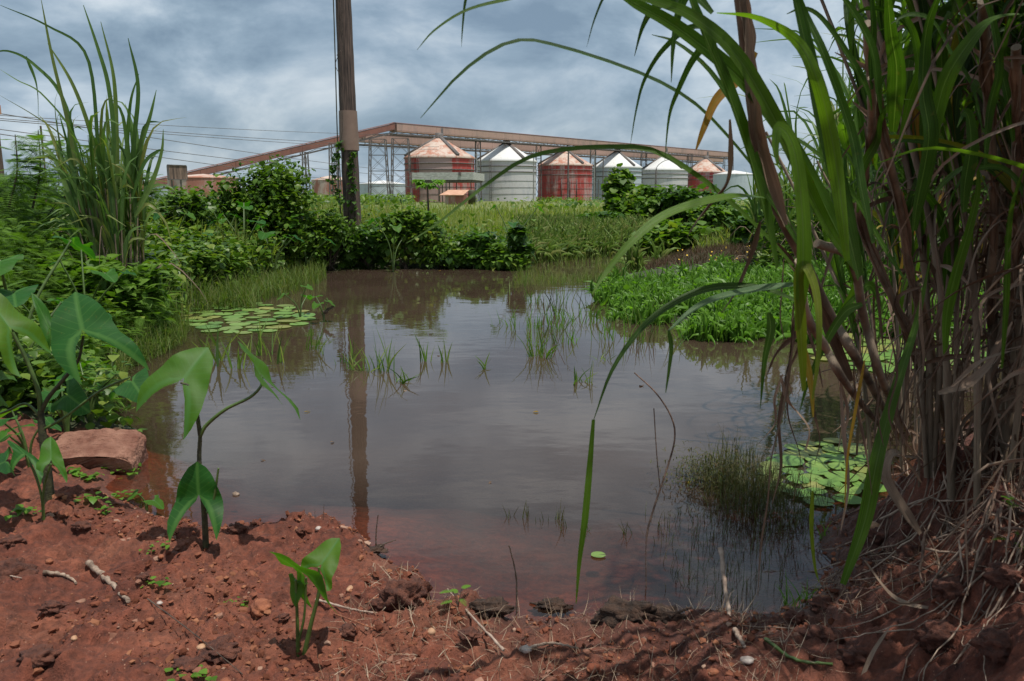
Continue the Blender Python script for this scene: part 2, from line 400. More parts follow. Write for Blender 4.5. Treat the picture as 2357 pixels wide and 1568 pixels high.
M['reed'] = leaf_mat('reed_green', [(.06, .12, .03), (.10, .18, .05), (.15, .23, .07), (.20, .20, .06)], 0.4, 0.4, rib=(.12, .17, .08), stripe=.5)
M['cane'] = leaf_mat('cane_leaf', [(.026, .060, .010), (.045, .098, .013), (.075, .145, .018), (.13, .24, .022)], 0.5, 0.45, rib=(.13, .20, .07), tip=(.16, .10, .035), spec=0.5, tcol=(1.4, 1.6, .35), stripe=.75, spots=(.12, .10, .03))
M['pale'] = leaf_mat('cane_leaf_pale', [(.06, .12, .05), (.10, .17, .07)], 0.35, 0.4, rib=(.2, .26, .14), tip=(.22, .13, .05), stripe=.5)
M['yellow'] = leaf_mat('yellowing_leaf', [(.12, .17, .015), (.26, .22, .03), (.28, .14, .02)], 0.4, 0.45, rib=(.2, .22, .06), tip=(.2, .08, .02), stripe=.6, spots=(.10, .05, .02))
M['dry'] = leaf_mat('dry_leaf', [(.08, .05, .032), (.16, .105, .07), (.27, .195, .14), (.12, .075, .05)], 0.15, 0.7, tcol=(1.1, .9, .7), stripe=.8)
M['straw'] = leaf_mat('straw', [(.16, .10, .06), (.30, .21, .14), (.42, .33, .24)], 0.1, 0.8, tcol=(1, .9, .7))
M['root'] = plain_mat('root_skin', (.12, .08, .055), (.42, .31, .23), 30, 0.85, 0.3, obj=False)
M['taro'] = leaf_mat('taro_leaf', [(.018, .085, .018), (.028, .11, .016), (.05, .14, .012), (.07, .15, .010)], 0.42, 0.5, rib=(.07, .18, .04), veins=True, spec=0.35, spots=(.09, .10, .02), tcol=(1.7, 1.9, .3))
M['stalk'] = plain_mat('taro_stalk', (.04, .07, .015), (.09, .15, .03), 20, 0.45, 0.1)
M['dstalk'] = plain_mat('dark_stem', (.02, .02, .009), (.075, .075, .028), 40, 0.7, 0.4)
M['canestem'] = plain_mat('cane_stalk', (.075, .052, .032), (.33, .25, .17), 9, 0.75, 0.4, stretch=(1, 1, .12), obj=False)
M['twig'] = plain_mat('twig_bark', (.035, .025, .018), (.12, .085, .06), 25, 0.85, 0.4)
M['pad'] = leaf_mat('lily_pad', [(.09, .19, .04), (.13, .24, .05), (.17, .27, .06), (.14, .22, .05), (.26, .25, .07), (.11, .18, .05)], 0.1, 0.4, spec=0.5, objrnd=True, spots=(.10, .11, .04))
M['weed'] = leaf_mat('water_weed', [(.04, .045, .015), (.07, .08, .02), (.09, .06, .025), (.05, .08, .02)], 0.25, 0.5)
M['flower'] = plain_mat('flower_yellow', (.75, .45, .02), (.8, .55, .04), 5, 0.6, 0)
M['freshgrass'] = leaf_mat('fresh_grass', [(.07, .125, .02), (.11, .18, .03), (.16, .23, .045), (.20, .20, .07)], 0.45, 0.5)
M['brownweed'] = leaf_mat('brown_weed', [(.07, .045, .03), (.10, .075, .045), (.12, .06, .04), (.06, .07, .025)], 0.25, 0.7, tcol=(1.2, 1, .6))
M['seedgrass'] = leaf_mat('seed_grass', [(.07, .12, .022), (.11, .17, .035), (.15, .15, .05), (.08, .14, .025)], 0.4, 0.6)
M['freshleaf'] = leaf_mat('fresh_leaf', [(.05, .10, .014), (.08, .16, .02), (.13, .22, .03), (.25, .25, .04)], 0.35, 0.5)
# ------------------------------------------------------------------ ground, water
def ground_mat():
    m, nt, b, out = new_mat('ground'); p = geo(nt); x, y, z = lcn(nt)   # x: how far the soil is overgrown, y: wetness by the water
    n1 = noisen(nt, p, 3.0, 6, 0.6); n2 = noisen(nt, p, 38, 6, 0.65); n3 = noisen(nt, p, 9, 5, 0.6, 0.6)
    red = rampn(nt, n1, [(0.3, (.085, .022, .012)), (0.5, (.145, .041, .021)), (0.7, (.20, .07, .038))])
    red = mixn(nt, 0.8, red, rampn(nt, n3, [(0.3, .55), (0.5, .95), (0.72, 1.4)]), 'MULTIPLY')
    red = mixn(nt, 0.7, red, rampn(nt, n2, [(0.34, .42), (0.5, 1.0), (0.64, 1.5)]), 'MULTIPLY')
    vo = nd(nt, 'ShaderNodeTexVoronoi', ins={'Scale': 85}); nt.links.new(p, vo.inputs['Vector'])
    grit = rampn(nt, vo.outputs['Distance'], [(0.10, 1), (0.2, 0)]); sel = rampn(nt, noisen(nt, p, 60, 2), [(0.55, 0), (0.62, 1)])
    red = mixn(nt, mathn(nt, 'MULTIPLY', grit, sel), red, (.36, .2, .13))
    red = mixn(nt, mathn(nt, 'MULTIPLY', y, 0.8), red, (.042, .021, .014))
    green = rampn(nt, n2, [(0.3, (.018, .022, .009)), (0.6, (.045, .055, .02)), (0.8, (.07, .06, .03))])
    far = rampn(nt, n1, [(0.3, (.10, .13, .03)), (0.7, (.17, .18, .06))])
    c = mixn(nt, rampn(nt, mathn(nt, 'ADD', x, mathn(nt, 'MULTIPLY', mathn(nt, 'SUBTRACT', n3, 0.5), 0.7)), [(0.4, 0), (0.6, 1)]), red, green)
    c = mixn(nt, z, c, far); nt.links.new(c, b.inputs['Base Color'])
    b.inputs['Roughness'].default_value = 0.9
    r = rampn(nt, y, [(0.2, .92), (1, .4)]); nt.links.new(r, b.inputs['Roughness'])
    h = mathn(nt, 'ADD', mathn(nt, 'MULTIPLY', n2, 0.6), mathn(nt, 'ADD', mathn(nt, 'MULTIPLY', n3, 1.4), mathn(nt, 'MULTIPLY', noisen(nt, p, 150, 4, 0.7), 0.22)))
    bumpn(nt, b, h, 1.0, 0.022); return m
def spaced(lo, dlo, dhi, hi, step, g):
    mid = list(np.arange(dlo, dhi, step)); up = [dhi]; s = step
    while up[-1] < hi: s *= g; up.append(up[-1]+s)
    dn = []; q = dlo; s = step
    while q > lo: s *= g; q -= s; dn.append(q)
    return np.array(dn[::-1] + mid + up)
GX = spaced(-900, -2.1, 2.2, 900, 0.0125, 1.045); GY = spaced(-12, 1.8, 3.3, 2600, 0.011, 1.03)
XX, YY = np.meshgrid(GX, GY); ZZ = HT(XX, YY)
SDG = SD(XX, YY)
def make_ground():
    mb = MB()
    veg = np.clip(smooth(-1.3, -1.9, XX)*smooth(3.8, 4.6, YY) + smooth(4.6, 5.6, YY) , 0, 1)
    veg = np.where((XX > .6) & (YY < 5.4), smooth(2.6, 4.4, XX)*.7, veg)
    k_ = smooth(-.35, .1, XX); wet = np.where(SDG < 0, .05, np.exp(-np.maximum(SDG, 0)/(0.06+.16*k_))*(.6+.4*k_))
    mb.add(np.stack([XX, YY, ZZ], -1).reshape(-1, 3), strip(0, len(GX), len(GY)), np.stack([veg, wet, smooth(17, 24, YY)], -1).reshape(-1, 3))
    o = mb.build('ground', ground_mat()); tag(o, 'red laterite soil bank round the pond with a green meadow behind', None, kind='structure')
make_ground()
def water_mat():
    m, nt, b, out = new_mat('pond_water'); x, y, z = lcn(nt); p = geo(nt)   # x: depth in metres
    mp = nd(nt, 'ShaderNodeMapping', ins={'Scale': (1.0, 1.7, 1)}); nt.links.new(p, mp.inputs[0])
    n = mathn(nt, 'ADD', mathn(nt, 'MULTIPLY', noisen(nt, mp.outputs[0], 2.2, 2, .5), 1.4), mathn(nt, 'MULTIPLY', noisen(nt, mp.outputs[0], 13, 3, .5), 0.16))
    calm = rampn(nt, noisen(nt, p, .5, 2), [(0.35, 0.25), (0.65, 1)])
    bp = nd(nt, 'ShaderNodeBump', ins={'Height': n, 'Distance': 0.012}); nt.links.new(mathn(nt, 'MULTIPLY', calm, 0.24), bp.inputs['Strength'])
    nt.nodes.remove(b)
    mud = nd(nt, 'ShaderNodeBsdfDiffuse'); nt.links.new(rampn(nt, noisen(nt, p, .7, 3), [(.35, (.050, .033, .023)), (.65, (.066, .044, .031))]), mud.inputs[0])
    tr = nd(nt, 'ShaderNodeBsdfTransparent', ins={0: (.86, .70, .60, 1)})
    turb = mathn(nt, 'SUBTRACT', 1.0, mathn(nt, 'POWER', 2.718, mathn(nt, 'MULTIPLY', x, -7.0)))
    body = nd(nt, 'ShaderNodeMixShader', ins={0: turb}); nt.links.new(tr.outputs[0], body.inputs[1]); nt.links.new(mud.outputs[0], body.inputs[2])
    gl = nd(nt, 'ShaderNodeBsdfGlossy', ins={'Roughness': 0.015, 'Color': (1, 1, 1, 1)}); nt.links.new(bp.outputs[0], gl.inputs['Normal'])
    fr = nd(nt, 'ShaderNodeFresnel', ins={0: 1.38}); nt.links.new(bp.outputs[0], fr.inputs['Normal'])
    mx = nd(nt, 'ShaderNodeMixShader'); nt.links.new(fr.outputs[0], mx.inputs[0]); nt.links.new(body.outputs[0], mx.inputs[1]); nt.links.new(gl.outputs[0], mx.inputs[2])
    nt.links.new(mx.outputs[0], out.inputs[0]); return m
def make_water():
    xi = np.where((GX > -5) & (GX < 9))[0]; yi = np.where((GY > 1.9) & (GY < 20.5))[0]
    X = XX[np.ix_(yi, xi)]; Y = YY[np.ix_(yi, xi)]; D = np.maximum(-ZZ[np.ix_(yi, xi)], 0)
    mb = MB(); mb.add(np.stack([X, Y, X*0], -1).reshape(-1, 3), strip(0, len(xi), len(yi)), np.stack([D, D, D], -1).reshape(-1, 3))
    o = mb.build('pond_water', water_mat()); tag(o, 'still muddy brown pond water reflecting the clouds', None, kind='structure')
make_water()

# ------------------------------------------------------------------ storage silos, galleries, trestles
def paint_mat(name, base, worn, amount, streak=(0.5, 0.5, .12), stain=(.05, .045, .04), sector=False):
    m, nt, b, out = new_mat(name); v = nd(nt, 'ShaderNodeTexCoord').outputs['Object']; x, y, r = lcn(nt)
    mp = nd(nt, 'ShaderNodeMapping', ins={'Scale': streak}); nt.links.new(v, mp.inputs[0])
    n = mathn(nt, 'ADD', mathn(nt, 'MULTIPLY', noisen(nt, mp.outputs[0], 1.3, 8, .72), 0.6), mathn(nt, 'MULTIPLY', noisen(nt, v, .22, 4), 0.4))
    if sector:   # the sheets round the front have lost nearly all their paint above, keep more to the sides
        n = mathn(nt, 'ADD', n, mathn(nt, 'MULTIPLY', z_sector(nt, x), 0.13))
    c = mixn(nt, rampn(nt, n, [(amount-.05, 0), (amount+.05, 1)]), base, worn)
    row = mathn(nt, 'FRACT', mathn(nt, 'MULTIPLY', y, 10.0)); seam = rampn(nt, row, [(0.0, .72), (0.05, 1), (0.95, 1), (1, .8)])
    c = mixn(nt, 0.55, c, seam, 'MULTIPLY')
    s = rampn(nt, noisen(nt, mp.outputs[0], 3.5, 6, .7), [(0.56, 0), (0.75, 1)]); c = mixn(nt, mathn(nt, 'MULTIPLY', s, 0.35), c, stain)
    nt.links.new(c, b.inputs['Base Color']); b.inputs['Roughness'].default_value = 0.75; b.inputs['Metallic'].default_value = 0.0
    return m
def z_sector(nt, x): return rampn(nt, x, [(0.0, 0.0), (.165, 0.0), (.172, 1), (.318, 1), (.325, 0)], 'LINEAR')
M['silored'] = paint_mat('silo_red', (.42, .06, .05), (.40, .27, .24), .535, sector=True)
M['silored2'] = paint_mat('silo_red_streaked', (.41, .055, .048), (.44, .29, .27), .53, streak=(0.9, 0.9, .09))
M['silowhite'] = paint_mat('silo_grey_white', (.58, .56, .56), (.46, .46, .48), .56, stain=(.12, .10, .08))
M['silogrey'] = paint_mat('silo_blue_grey', (.48, .54, .58), (.38, .43, .47), .56, stain=(.10, .09, .08))
M['roofwhite'] = paint_mat('roof_white', (.62, .62, .60), (.50, .47, .42), .58, stain=(.30, .2, .14))
M['roofrust'] = paint_mat('roof_rusty', (.50, .40, .33), (.38, .16, .10), .51, stain=(.3, .11, .05))
M['gallery'] = paint_mat('gallery_sheet', (.44, .29, .235), (.34, .24, .20), .55, stain=(.12, .08, .07))
M['galleryroof'] = paint_mat('gallery_roof', (.17, .075, .06), (.12, .06, .05), .55)
M['inclinesheet'] = paint_mat('incline_sheet', (.27, .115, .085), (.19, .09, .07), .55)
M['steel'] = plain_mat('weathered_steel', (.07, .06, .055), (.17, .15, .14), 3, 0.7, 0)
M['palesteel'] = plain_mat('pale_steel', (.22, .21, .20), (.34, .33, .31), 3, 0.7, 0)
M['concrete'] = plain_mat('grey_concrete', (.34, .34, .30), (.55, .55, .50), 1.5, 0.9, 0.2, stretch=(1, 1, 3))
M['rusttank'] = paint_mat('rusty_tank', (.46, .36, .31), (.34, .14, .10), .50, stain=(.10, .05, .04))
M['rustsheet'] = plain_mat('rusty_sheet', (.42, .22, .13), (.55, .33, .22), 1.5, 0.8, 0.1)
def lathe(mb, c, prof, ns=64, a0=0.0):
    """profile [(r,z)] round c; lc.x = turn, lc.y = 0..1 along"""
    n = len(prof); V = []; C = []
    for i, (r, z) in enumerate(prof):
        for k in range(ns+1):
            a = 2*math.pi*k/ns; V.append((c[0]+r*math.cos(a), c[1]+r*math.sin(a), c[2]+z)); C.append(((a/(2*math.pi)-a0) % 1.0 if k < ns else (1-a0) % 1.0, i/max(1, n-1), 0))
    mb.add(V, strip(0, ns+1, n), C)
SILOS = [  # u of axis, width px, v of eave, v of apex, v of base, wall, roof, label
 (1013, 156, 362, 318, 462, 'silored', 'roofrust', 'nearest silo, red paint worn to grey in front, behind the concrete canopy'),
 (1166, 133, 370, 331, 466, 'silowhite', 'roofwhite', 'clean pale grey silo with a white roof right beside the canopy'),
 (1300, 122, 380, 346, 467, 'silored2', 'roofrust', 'streaky red silo with a rusty cone roof between two pale silos'),
 (1419, 110, 385, 350, 462, 'silogrey', 'roofwhite', 'blue grey silo standing behind the leafy peak of the vine thicket'),
 (1528, 104, 391, 359, 460, 'silowhite', 'roofwhite', 'pale silo with white roof behind the curved lamp pole'),
 (1622, 92, 396, 366, 458, 'silored2', 'roofrust', 'farthest red silo with rust spotted cream roof')]
def pip(v, Y): return float(at(1178, v, Y=Y)[2])
SPOS = []
for i, (u, w, ve, va, vb, wm, rm, lab) in enumerate(SILOS):
    Y = [178, 205, 224, 246, 262, 285][i]; R = w/2/F*Y; c = at(u, 440, Y=Y)
    zb = 0.1; ze = pip(ve, Y-R*0.5); za = pip(va, Y)
    c = np.array([c[0], c[1], zb]); SPOS.append((c, R, ze, za))
    t = thing('silo', lab, 'silo', c, 'row of grain silos under the conveyor')
    mb = MB(); lathe(mb, c, [(R, (ze-zb)*k/10) for k in range(11)], 72, 0.5); mb.build('wall', M[wm], t)
    mb = MB(); lathe(mb, c, [(R*1.025, ze-zb-.25), (R*1.03, ze-zb+.05)] + [(R*1.03*(1-k/8)+.6*k/8, ze-zb+.05+(za-ze)*k/8) for k in range(1, 9)] + [(.01, za-zb+.25)], 72); mb.build('roof', M[rm], t)
    mb = MB()
    for hgt in (0.72, 0.86, 0.995): lathe(mb, c, [(R+.02, hgt*(ze-zb)-.1), (R+.16, hgt*(ze-zb)-.1), (R+.16, hgt*(ze-zb)+.1), (R+.02, hgt*(ze-zb)+.1)], 72)
    for hgt in (0.18, .34, .5): lathe(mb, c, [(R+.01, hgt*(ze-zb)-.03), (R+.06, hgt*(ze-zb)-.03), (R+.06, hgt*(ze-zb)+.03), (R+.01, hgt*(ze-zb)+.03)], 72)
    mb.build('stiffening_ring', M['steel'], t)
    mb = MB()
    for a in (-0.95, math.pi+0.15):   # sloping ladder housings on the roof
        e = c + [R*math.cos(a), R*math.sin(a), ze-zb+.35]; top = c + [0, 0, za-zb+.35]
        bar(mb, e, top, .75, .6)
    mb.build('roof_ladder', M['steel'], t)
    mb = MB(); lathe(mb, c, [(.9, za-zb-.5), (.9, za-zb+1.0), (.5, za-zb+1.1), (.01, za-zb+1.1)], 16); mb.build('filling_hatch', M['steel'], t)
    if i in (2, 0):
        mb = MB()
        for a in ([-1.75, -1.45, -1.2] if i == 2 else [-1.5, -1.3]):
            bar(mb, c + [(R+.12)*math.cos(a), (R+.12)*math.sin(a), .2], c + [(R+.12)*math.cos(a), (R+.12)*math.sin(a), (ze-zb)*.6], .18)
        mb.build('standpipe', M['steel'], t)
    if i in (0, 1, 2, 4):   # vertical ladder on the wall
        a = -2.1; q = np.array([(R+.25)*math.cos(a), (R+.25)*math.sin(a), 0]); mb = MB(); s = np.array([-math.sin(a), math.cos(a), 0])*.25
        for k in (-1, 1): bar(mb, c+q+s*k, c+q+s*k+[0, 0, ze-zb+.5], .07)
        for k in range(0, int((ze-zb)/.6)): bar(mb, c+q-s+[0, 0, .3+.6*k], c+q+s+[0, 0, .3+.6*k], .05)
        mb.build('wall_ladder', M['steel'], t)
def tank(u, w, ve, va, Y, mat, rmat, lab, name='storage_tank'):
    R = w/2/F*Y; c = at(u, 440, Y=Y); c[2] = .1; ze = pip(ve, Y); za = pip(va, Y); t = thing(name, lab, 'storage tank', c)
    mb = MB(); lathe(mb, c, [(R, (ze-.1)*k/6) for k in range(7)], 64); mb.build('wall', M[mat], t)
    mb = MB(); lathe(mb, c, [(R*1.015, ze-.2), (R*1.02, ze-.05), (R*.5, (ze*.45+za*.55)), (.01, za)], 64); mb.build('roof', M[rmat], t)
tank(1688, 92, 402, 393, 270, 'silogrey', 'roofwhite', 'low blue grey tank right of the farthest red silo')
tank(470, 150, 410, 402, 130, 'rusttank', 'roofrust', 'wide rusty tank low behind the sign board')
tank(765, 90, 415, 404, 240, 'rusttank', 'roofrust', 'distant rust stained tank with pale cone roof left of the pole')
tank(882, 104, 424, 416, 260, 'silogrey', 'roofwhite', 'distant pale grey tank seen through the lattice legs')
tank(415, 120, 420, 414, 190, 'silogrey', 'roofrust', 'distant grey tank half hidden behind the wide rusty tank')

# elevated conveyor galleries
def gallery(name, lab, pts, wid, hgt, mat='gallery'):
    """pts: world points of the ridge"""
    pts = [np.asarray(p, float) for p in pts]; t = thing(name, lab, 'conveyor', pts[0]-[0, 0, pts[0][2]])
    a, b = pts[0], pts[-1]; nb = MB(); nr = MB(); nf = MB(); nw = MB()
    d = (b-a)[:2]; d /= np.linalg.norm(d); S = np.array([-d[1], d[0], 0])
    sec = [(-wid/2, -hgt), (-wid/2, -hgt*.13), (0, 0), (wid/2, -hgt*.13), (wid/2, -hgt)]
    L = np.linalg.norm(b-a); n = max(2, int(L/6))
    for k in range(n):
        p, q = a+(b-a)*k/n, a+(b-a)*(k+1)/n; gap = (b-a)/L*.04
        V = [e + S*x + np.array([0, 0, z]) for e in (p, q-gap) for x, z in sec]
        C = [(k, (0 if j in (0, 4) else .9), .5) for _ in (0, 1) for j in range(5)]
        nb.add(V, [(0, 1, 6, 5), (3, 4, 9, 8), (0, 5, 9, 4), (0, 4, 3, 1), (5, 6, 8, 9)], C)
        V = [e + S*x*1.06 + np.array([0, 0, z+.06]) for e in (p, q) for x, z in sec[1:4]]
        nr.add(V, [(0, 1, 4, 3), (1, 2, 5, 4)], [(k, .5, .5)]*6)
        for sg in (-1, 1): bar(nf, p + S*sg*wid*.46 + [0, 0, -hgt-.55], q + S*sg*wid*.46 + [0, 0, -hgt-.55], .22, .3)
        for sg in (-1, 1):
            bar(nf, p + S*sg*wid*.5 + [0, 0, -hgt], p + S*sg*wid*.46 + [0, 0, -hgt-.6], .15)
            bar(nw, p + S*sg*wid*.56 + [0, 0, -hgt*.9], q + S*sg*wid*.56 + [0, 0, -hgt*.9], .06)
        bar(nf, p + S*wid*.46 + [0, 0, -hgt-.5], p - S*wid*.46 + [0, 0, -hgt-.5], .15)
        bar(nf, p - S*wid*.46 + [0, 0, -hgt-.55], (p+q)/2 - S*wid*.46 + [0, 0, -hgt-.1], .1); bar(nf, (p+q)/2 - S*wid*.46 + [0, 0, -hgt-.1], q - S*wid*.46 + [0, 0, -hgt-.55], .1)
    nb.build('side_panels', M[mat], t, False); nr.build('roof', M['galleryroof'], t, False); nf.build('truss', M['steel'], t, False); nw.build('handrail', M['steel'], t, False)
    return t
BEND = at(905, 282, Y=173.5); END = at(1682, 351, Y=311)
gallery('conveyor_gallery', 'long level pinkish conveyor gallery running above the silo roofs', [BEND, END], 2.2, 1.9)
gallery('conveyor_gallery', 'lower rear conveyor gallery showing below the long level one', [at(832, 306, Y=179), at(1660, 362, Y=322)], 2.2, 2.0)
gallery('conveyor_gallery', 'sloping rust red conveyor climbing from the left to the silo row', [at(905, 282.5, Y=173.2), at(290, 428, Y=150)], 2.2, 1.5, 'inclinesheet')
# discharge spouts: dark stub where the gallery feeds each silo
for i, (c, R, ze, za) in enumerate(SPOS):
    s = c/1.0; k = (s[1]-BEND[1])/(END[1]-BEND[1]); g = BEND + (END-BEND)*k
    mb = MB(); bar(mb, [c[0]+.6, c[1], za+.3], [c[0]+.6, c[1]+.4, g[2]-.9], .5); o = mb.build('discharge_spout', M['steel'], None, False)
    tag(o, 'dark steel spout joining the gallery to the %s' % ['nearest worn red silo', 'clean pale silo beside the canopy', 'streaky red silo', 'blue grey silo behind the thicket', 'pale silo behind the lamp pole', 'farthest red silo'][i], 'spout', 'spouts on the silo roofs')
def trestle(lab, u0, u1, vt, Y, w=3.0, vb=462, mat='steel', taper=.75):
    cx = (u0+u1)/2; c = at(cx, vb, Y=Y); c[2] = .1; zt = pip(vt, Y); hw = (u1-u0)/2/F*Y
    t = thing('trestle_tower', lab, 'lattice tower', c, 'lattice towers carrying the conveyor'); mb = MB(); br = MB()
    n = max(3, int(zt/3.0)); lv = []
    for k in range(n+1):
        f = 1-(1-taper)*k/n; z = zt*k/n
        lv.append([c + [sx*hw*f, sy*w/2*f, z] for sx, sy in ((-1, -1), (1, -1), (1, 1), (-1, 1))])
    for j in range(4):
        bar(mb, lv[0][j], lv[-1][j], .2)
        for k in range(n):
            bar(br, lv[k][j], lv[k+1][(j+1) % 4], .06); bar(br, lv[k+1][j], lv[k][(j+1) % 4], .06); bar(br, lv[k+1][j], lv[k+1][(j+1) % 4], .08)
    mb.build('legs', M[mat], t, False); br.build('bracing', M[mat], t, False)
for a in [('slender lattice tower under the middle of the sloping conveyor', 703, 711, 352, 158), ('narrow lattice tower just left of the wooden pole', 763, 783, 333, 162),
          ('lattice tower just right of the wooden pole', 851, 896, 322, 168), ('lattice tower closest to the nearest red silo', 902, 948, 320, 170),
          ('lattice tower between the nearest red silo and the pale one', 1094, 1108, 322, 196), ('lattice tower between the pale silo and the streaky red one', 1232, 1246, 334, 218),
          ('lattice tower between the streaky red and the blue grey silo', 1356, 1370, 342, 240), ('lattice tower between the blue grey and the pale silo', 1472, 1486, 348, 262),
          ('lattice tower right of the farthest red silo under the gallery end', 1660, 1684, 362, 300), ('lattice tower between the pale silo and the farthest red one', 1578, 1590, 355, 282)]:
    trestle(*a)
def post(lab, u, v0, v1, Y, wpx=3.0, lamp=False, mat='steel', name='utility_pole', cat='pole'):
    c = at(u, v1, Y=Y); zt = pip(v0, Y); c[2] = .05; t = thing(name, lab, cat, c)
    r = wpx/2/F*Y; mb = MB(); tube(mb, [c, c+[0, 0, zt*.5], c+[0, 0, zt]], [r*1.15, r, r*.8], 8); mb.build('pole', M[mat], t)
    if lamp:
        mb = MB(); P = catmull([c+[0, 0, zt*.97], c+[.3, 0, zt+.9], c+[1.6, 0, zt+2.0], c+[3.0, 0, zt+2.5]], 10); tube(mb, P, r*.6, 6); mb.build('arm', M[mat], t)
        mb = MB(); box(mb, c+[3.4, 0, zt+2.5], (1.1, .4, .25)); mb.build('lamp_head', M['palesteel'], t)
    else:
        mb = MB(); bar(mb, c+[-.5, 0, zt-.5], c+[.5, 0, zt-.5], .12); mb.build('crossarm', M[mat], t)
post('dark pole in front of the streaky red silo', 1307, 348, 464, 175, 4.0)
post('thin pole against the blue grey silo', 1387, 362, 450, 190, 2.6)
post('short dark pole at the left edge of the blue grey silo', 1377, 413, 460, 185, 2.4)
post('thin lamp pole with a curved arm in front of the pale silo', 1508, 392, 455, 200, 2.6, True, name='street_lamp', cat='street lamp')
post('pale steel post left of the streaky red silo', 1228, 345, 464, 180, 2.6, mat='palesteel', name='steel_post')
post('pale steel post right of the streaky red silo', 1367, 356, 464, 205, 2.6, mat='palesteel', name='steel_post')
post('pale steel post between the canopy and the pale silo', 1098, 352, 460, 170, 2.8, mat='palesteel', name='steel_post')

# canopy, shed, sign board
def canopy():
    A = at(948, 404, Y=150); B = at(1090, 404, Y=148); Cc = at(1115, 406, Y=160); t = thing('canopy', 'long grey concrete canopy with flat fascia in front of the nearest red silo', 'canopy', [A[0], A[1], .1])
    A[2] = B[2] = Cc[2] = pip(397, 149); D = A + (Cc-B); h = 1.35; mb = MB()
    V = [p for p in (A, B, Cc, D)] + [p-[0, 0, h] for p in (A, B, Cc, D)]
    mb.add(V, [(0, 1, 2, 3), (7, 6, 5, 4), (0, 4, 5, 1), (1, 5, 6, 2), (2, 6, 7, 3), (3, 7, 4, 0)]); mb.build('fascia', M['concrete'], t, False)
    mb = MB()
    V = [np.array(p)-[0, 0, h+.35] for p in (A, B, Cc, D)]; ce = sum(V)/4; V = [ce+(p-ce)*.94 for p in V]; U = [p+[0, 0, .34] for p in V]
    mb.add(V+U, [(0, 1, 2, 3), (0, 4, 5, 1), (1, 5, 6, 2), (2, 6, 7, 3), (3, 7, 4, 0)]); mb.build('soffit', M['steel'], t, False)
    for k, f in enumerate((.12, .38, .50, .62, .86)):
        p = A+(B-A)*f + (Cc-B)*.5; mb = MB(); bar(mb, [p[0], p[1], .1], [p[0], p[1], A[2]-h-.36], .16); mb.build('post', M['steel'], t, False)
    p = A+(B-A)*.78 - [0, .1, .3]; mb = MB(); box(mb, p, (.5, .18, .55)); mb.build('meter_box', M['steel'], t, False)
canopy()
def shed():
    c = at(1050, 446, Y=120); t = thing('shed', 'small shed with a sloping rusty sheet roof under the canopy', 'shed', [c[0], c[1], .1]); zt = pip(437, 120)
    mb = MB(); w = 1.85
    V = [(c[0]-w-.5, c[1]-1.6, zt-.75), (c[0]+w-.7, c[1]-1.6, zt-.75), (c[0]+w, c[1]+1.5, zt), (c[0]-w+.6, c[1]+1.5, zt)]; V += [(x, y, z-.08) for x, y, z in V]
    mb.add(V, [(0, 1, 2, 3), (7, 6, 5, 4), (0, 4, 5, 1), (1, 5, 6, 2), (2, 6, 7, 3), (3, 7, 4, 0)]); mb.build('roof', M['rustsheet'], t, False)
    mb = MB(); box(mb, (c[0], c[1]+.2, (zt-.8)/2+.05), (3.1, 2.6, zt-.8)); mb.build('wall', M['rusttank'], t, False)
    mb = MB(); lathe(mb, (c[0]+2.3, c[1]+.4, .1), [(.01, 0), (.55, 0), (.55, zt-.3), (.4, zt-.15), (.01, zt-.1)], 20); o = mb.build('water_tank', M['dstalk']); tag(o, 'small black water tank beside the shed with the rusty roof', 'water tank')
shed()
def board():
    Y = 70; A = at(386, 381, Y=Y); B = at(428, 383, Y=Y+1.5); z0 = pip(412, Y); t = thing('sign_board', 'weathered rusty blank sign board on two posts by the sloping conveyor', 'sign', [A[0], A[1], .1])
    mb = MB(); bar(mb, [A[0], A[1], (A[2]+z0)/2], [B[0], B[1], (A[2]+z0)/2], .12, A[2]-z0); mb.build('panel', M['boardface'], t, False)
    mb = MB()
    for z in (A[2]+.04, z0-.04): bar(mb, [A[0], A[1]-.02, z], [B[0], B[1]-.02, z], .2, .08)
    for p in (A, B): bar(mb, [p[0], p[1]-.02, z0], [p[0], p[1]-.02, A[2]], .17, .08)
    mb.build('frame', M['steel'], t, False)
    for f in (.12, .62):
        p = A+(B-A)*f; mb = MB(); bar(mb, [p[0], p[1]+.15, .1], [p[0], p[1]+.15, A[2]-.2], .1); mb.build('post', M['steel'], t, False)
M['boardface'] = plain_mat('board_face', (.05, .035, .03), (.30, .20, .15), 1.6, .85, .1, stretch=(3, 3, .4))
board()
def far_pole():
    c = at(8, 452, Y=38); c[2] = .2; zt = pip(252, 38); t = thing('utility_pole', 'far wooden pole with an orange box on top at the left edge', 'pole', c)
    mb = MB(); tube(mb, [c, c+[0, 0, zt-.2]], [.16, .13], 10); mb.build('pole', M['pole'], t)
    mb = MB(); box(mb, c+[0, 0, zt-.2], (.42, .42, .42)); mb.build('top_box', M['rustsheet'], t, False)
    for dx, lab in ((107, 'thin far pole standing among the fern tops'), ):
        q = at(110, 452, Y=60); q[2] = .2; mb = MB(); tube(mb, [q, q+[0, 0, pip(290, 60)-.2]], .07, 8); o = mb.build('far_post', M['pole']); tag(o, lab, 'pole')
M['pole'] = plain_mat('pole_wood', (.022, .015, .012), (.16, .105, .08), 5, .85, .6, bscale=14, stretch=(7, 7, .35), obj=False)
far_pole()
